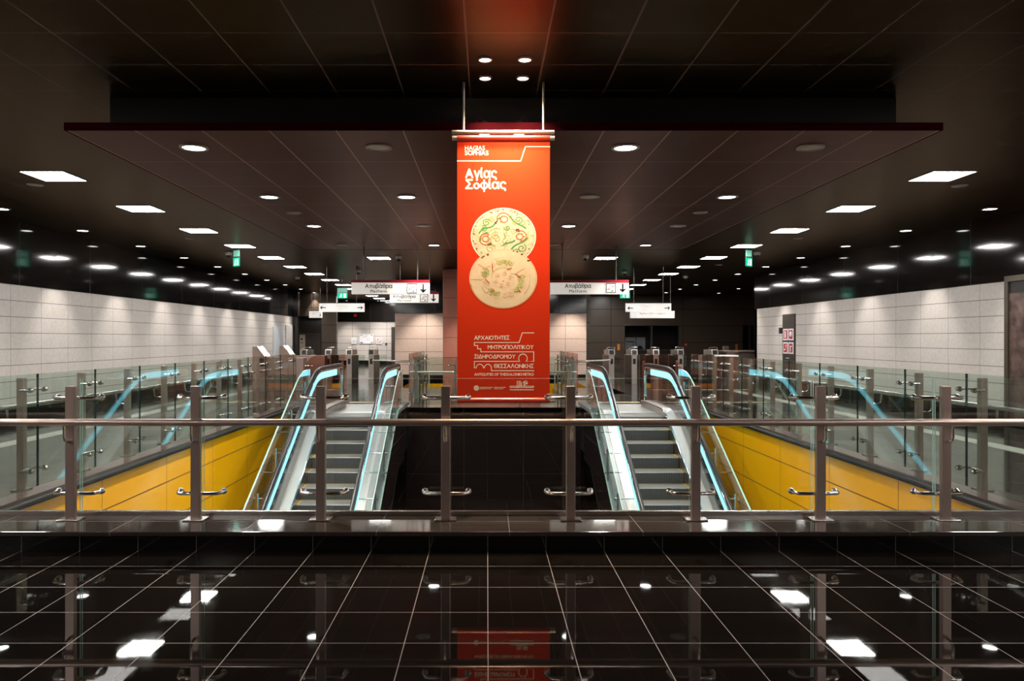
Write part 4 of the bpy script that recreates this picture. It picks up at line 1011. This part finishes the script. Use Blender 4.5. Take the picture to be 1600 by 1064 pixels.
d = 23.2; MB().box(wx(1124, d), wx(1154, d), d, d + .5, .93, .97).build('counter_top', m_sign_glow, t); MB().box(wx(1126, d), wx(1152, d), d + .05, d + .45, 0, .93).build('body', m_door, t)  # counter top shares the signs' added glow, there is no lamp in it
b = MB(); d = 26.5; b.box(wx(1131, d), wx(1139, d), d, d + .15, 0, wz(541, d)); tag(b.build('marker_post', m_bronze, None, bevel=.01, origin=(wx(1135, d), d, 0)), 'short square steel post standing behind the white topped counter', 'post')
# left wall: pale panels at the far end
for i, (ya, yb, z0, z1, mt, nm, lab) in enumerate(((29.2, 30.6, .25, 2.02, principled('pale blue grey panel', (.62, .64, .68), .45), 'wall_cabinet', 'pale blue grey service cabinet near the far end of the left wall'), (31.0, 32.0, .25, 2.10, m_white, 'wall_panel', 'off white tall panel at the very end of the left wall'))):
    t = thing(nm, lab, 'cabinet', (XL, (ya + yb) / 2, z0))
    MB().box(XL + .001, XL + .06, ya, yb, z0, z1).build('body', mt, t, bevel=.008); MB().box(XL + .06, XL + .072, yb - .12, yb - .09, 1.1, 1.2).build('latch', m_rod, t)
# right wall: service door with fire signs, poster frame
ya, yb = XR * F / (1243.5 - CX), XR * F / (1224 - CX)
xd = XR - .03
t = thing('door_1', 'dark brown service door with four red fire signs in the right wall', 'door', (xd, (ya + yb) / 2, 0)); t['kind'] = 'thing'; t.name = 'service_door'
ORG[t.name] = Vector((xd, (ya + yb) / 2, 0))
MB().box(xd, XR - .001, ya, yb, .0, 2.24).build('leaf', m_door, t, bevel=.006)
L = yb - ya
for j, (u, z) in enumerate(((.16, 1.50), (.60, 1.50), (.16, 1.10), (.60, 1.10))):       # u measured from the far edge
    y1 = yb - L * (u - .08); y0 = y1 - .34; pl_ = MB().box(xd - .008, xd, y0, y1, z - .04, z + .30).build('fire_sign', m_paper, t)
    MB().box(xd - .011, xd - .008, y0 + .05, y1 - .05, z + .0, z + .26).build('red_field', m_redp, pl_)
    b = MB()
    if j == 0: b.box(xd - .014, xd - .011, y0 + .13, y1 - .12, z + .03, z + .21); b.box(xd - .014, xd - .011, y0 + .15, y1 - .10, z + .21, z + .235)
    elif j == 1: b.lathe([(.0001, xd - .014), (.085, xd - .014), (.085, xd - .011)], (0, (y0 + y1) / 2, z + .14), 'x', 14)
    elif j == 2:
        for (yy, zz, a, c) in ((.09, .17, .08, .05), (.16, .06, .10, .04), (.12, .11, .04, .03)): b.box(xd - .014, xd - .011, y0 + yy, y0 + yy + a, z + zz, z + zz + c)
    else: b.box(xd - .014, xd - .011, y0 + .17, y0 + .22, z + .03, z + .18); b.box(xd - .014, xd - .011, y0 + .10, y0 + .22, z + .16, z + .20)
    b.build('white_symbol', m_paper, pl_)
b = MB(); yh = ya + .38; b.tube([(xd, yh, .93), (xd - .05, yh, .93), (xd - .05, yh + .12, .93)], .012, 8); b.lathe([(.0001, xd - .012), (.02, xd - .012), (.02, xd)], (0, yh, .80), 'x', 10); b.build('handle', m_polish, t)
MB().box(xd - .09, xd + .02, yb, yb + .06, 1.66, 1.84).build('flag_box', m_door, t)
y1 = XR * F / (1574 - CX); y0 = y1 - 2.6
t = thing('poster_frame', 'tall bronze framed dark brown poster at the near end of the right wall', 'poster', (XR, (y0 + y1) / 2, .02))
xf = XR - .06; zt_ = 2.58
b = MB(); b.box(xf, XR - .001, y1 - .09, y1, .02, zt_); b.box(xf, XR - .001, y0, y0 + .09, .02, zt_); b.box(xf, XR - .001, y0 + .09, y1 - .09, zt_ - .10, zt_); b.box(xf, XR - .001, y0 + .09, y1 - .09, .02, .12); b.build('frame', m_posterframe, t, bevel=.004)
MB().box(xf + .03, XR - .002, y0 + .09, y1 - .09, .12, zt_ - .30).build('picture', m_poster, t)
MB().box(xf + .03, XR - .002, y0 + .09, y1 - .09, zt_ - .30, zt_ - .10).build('header', m_ink, t)
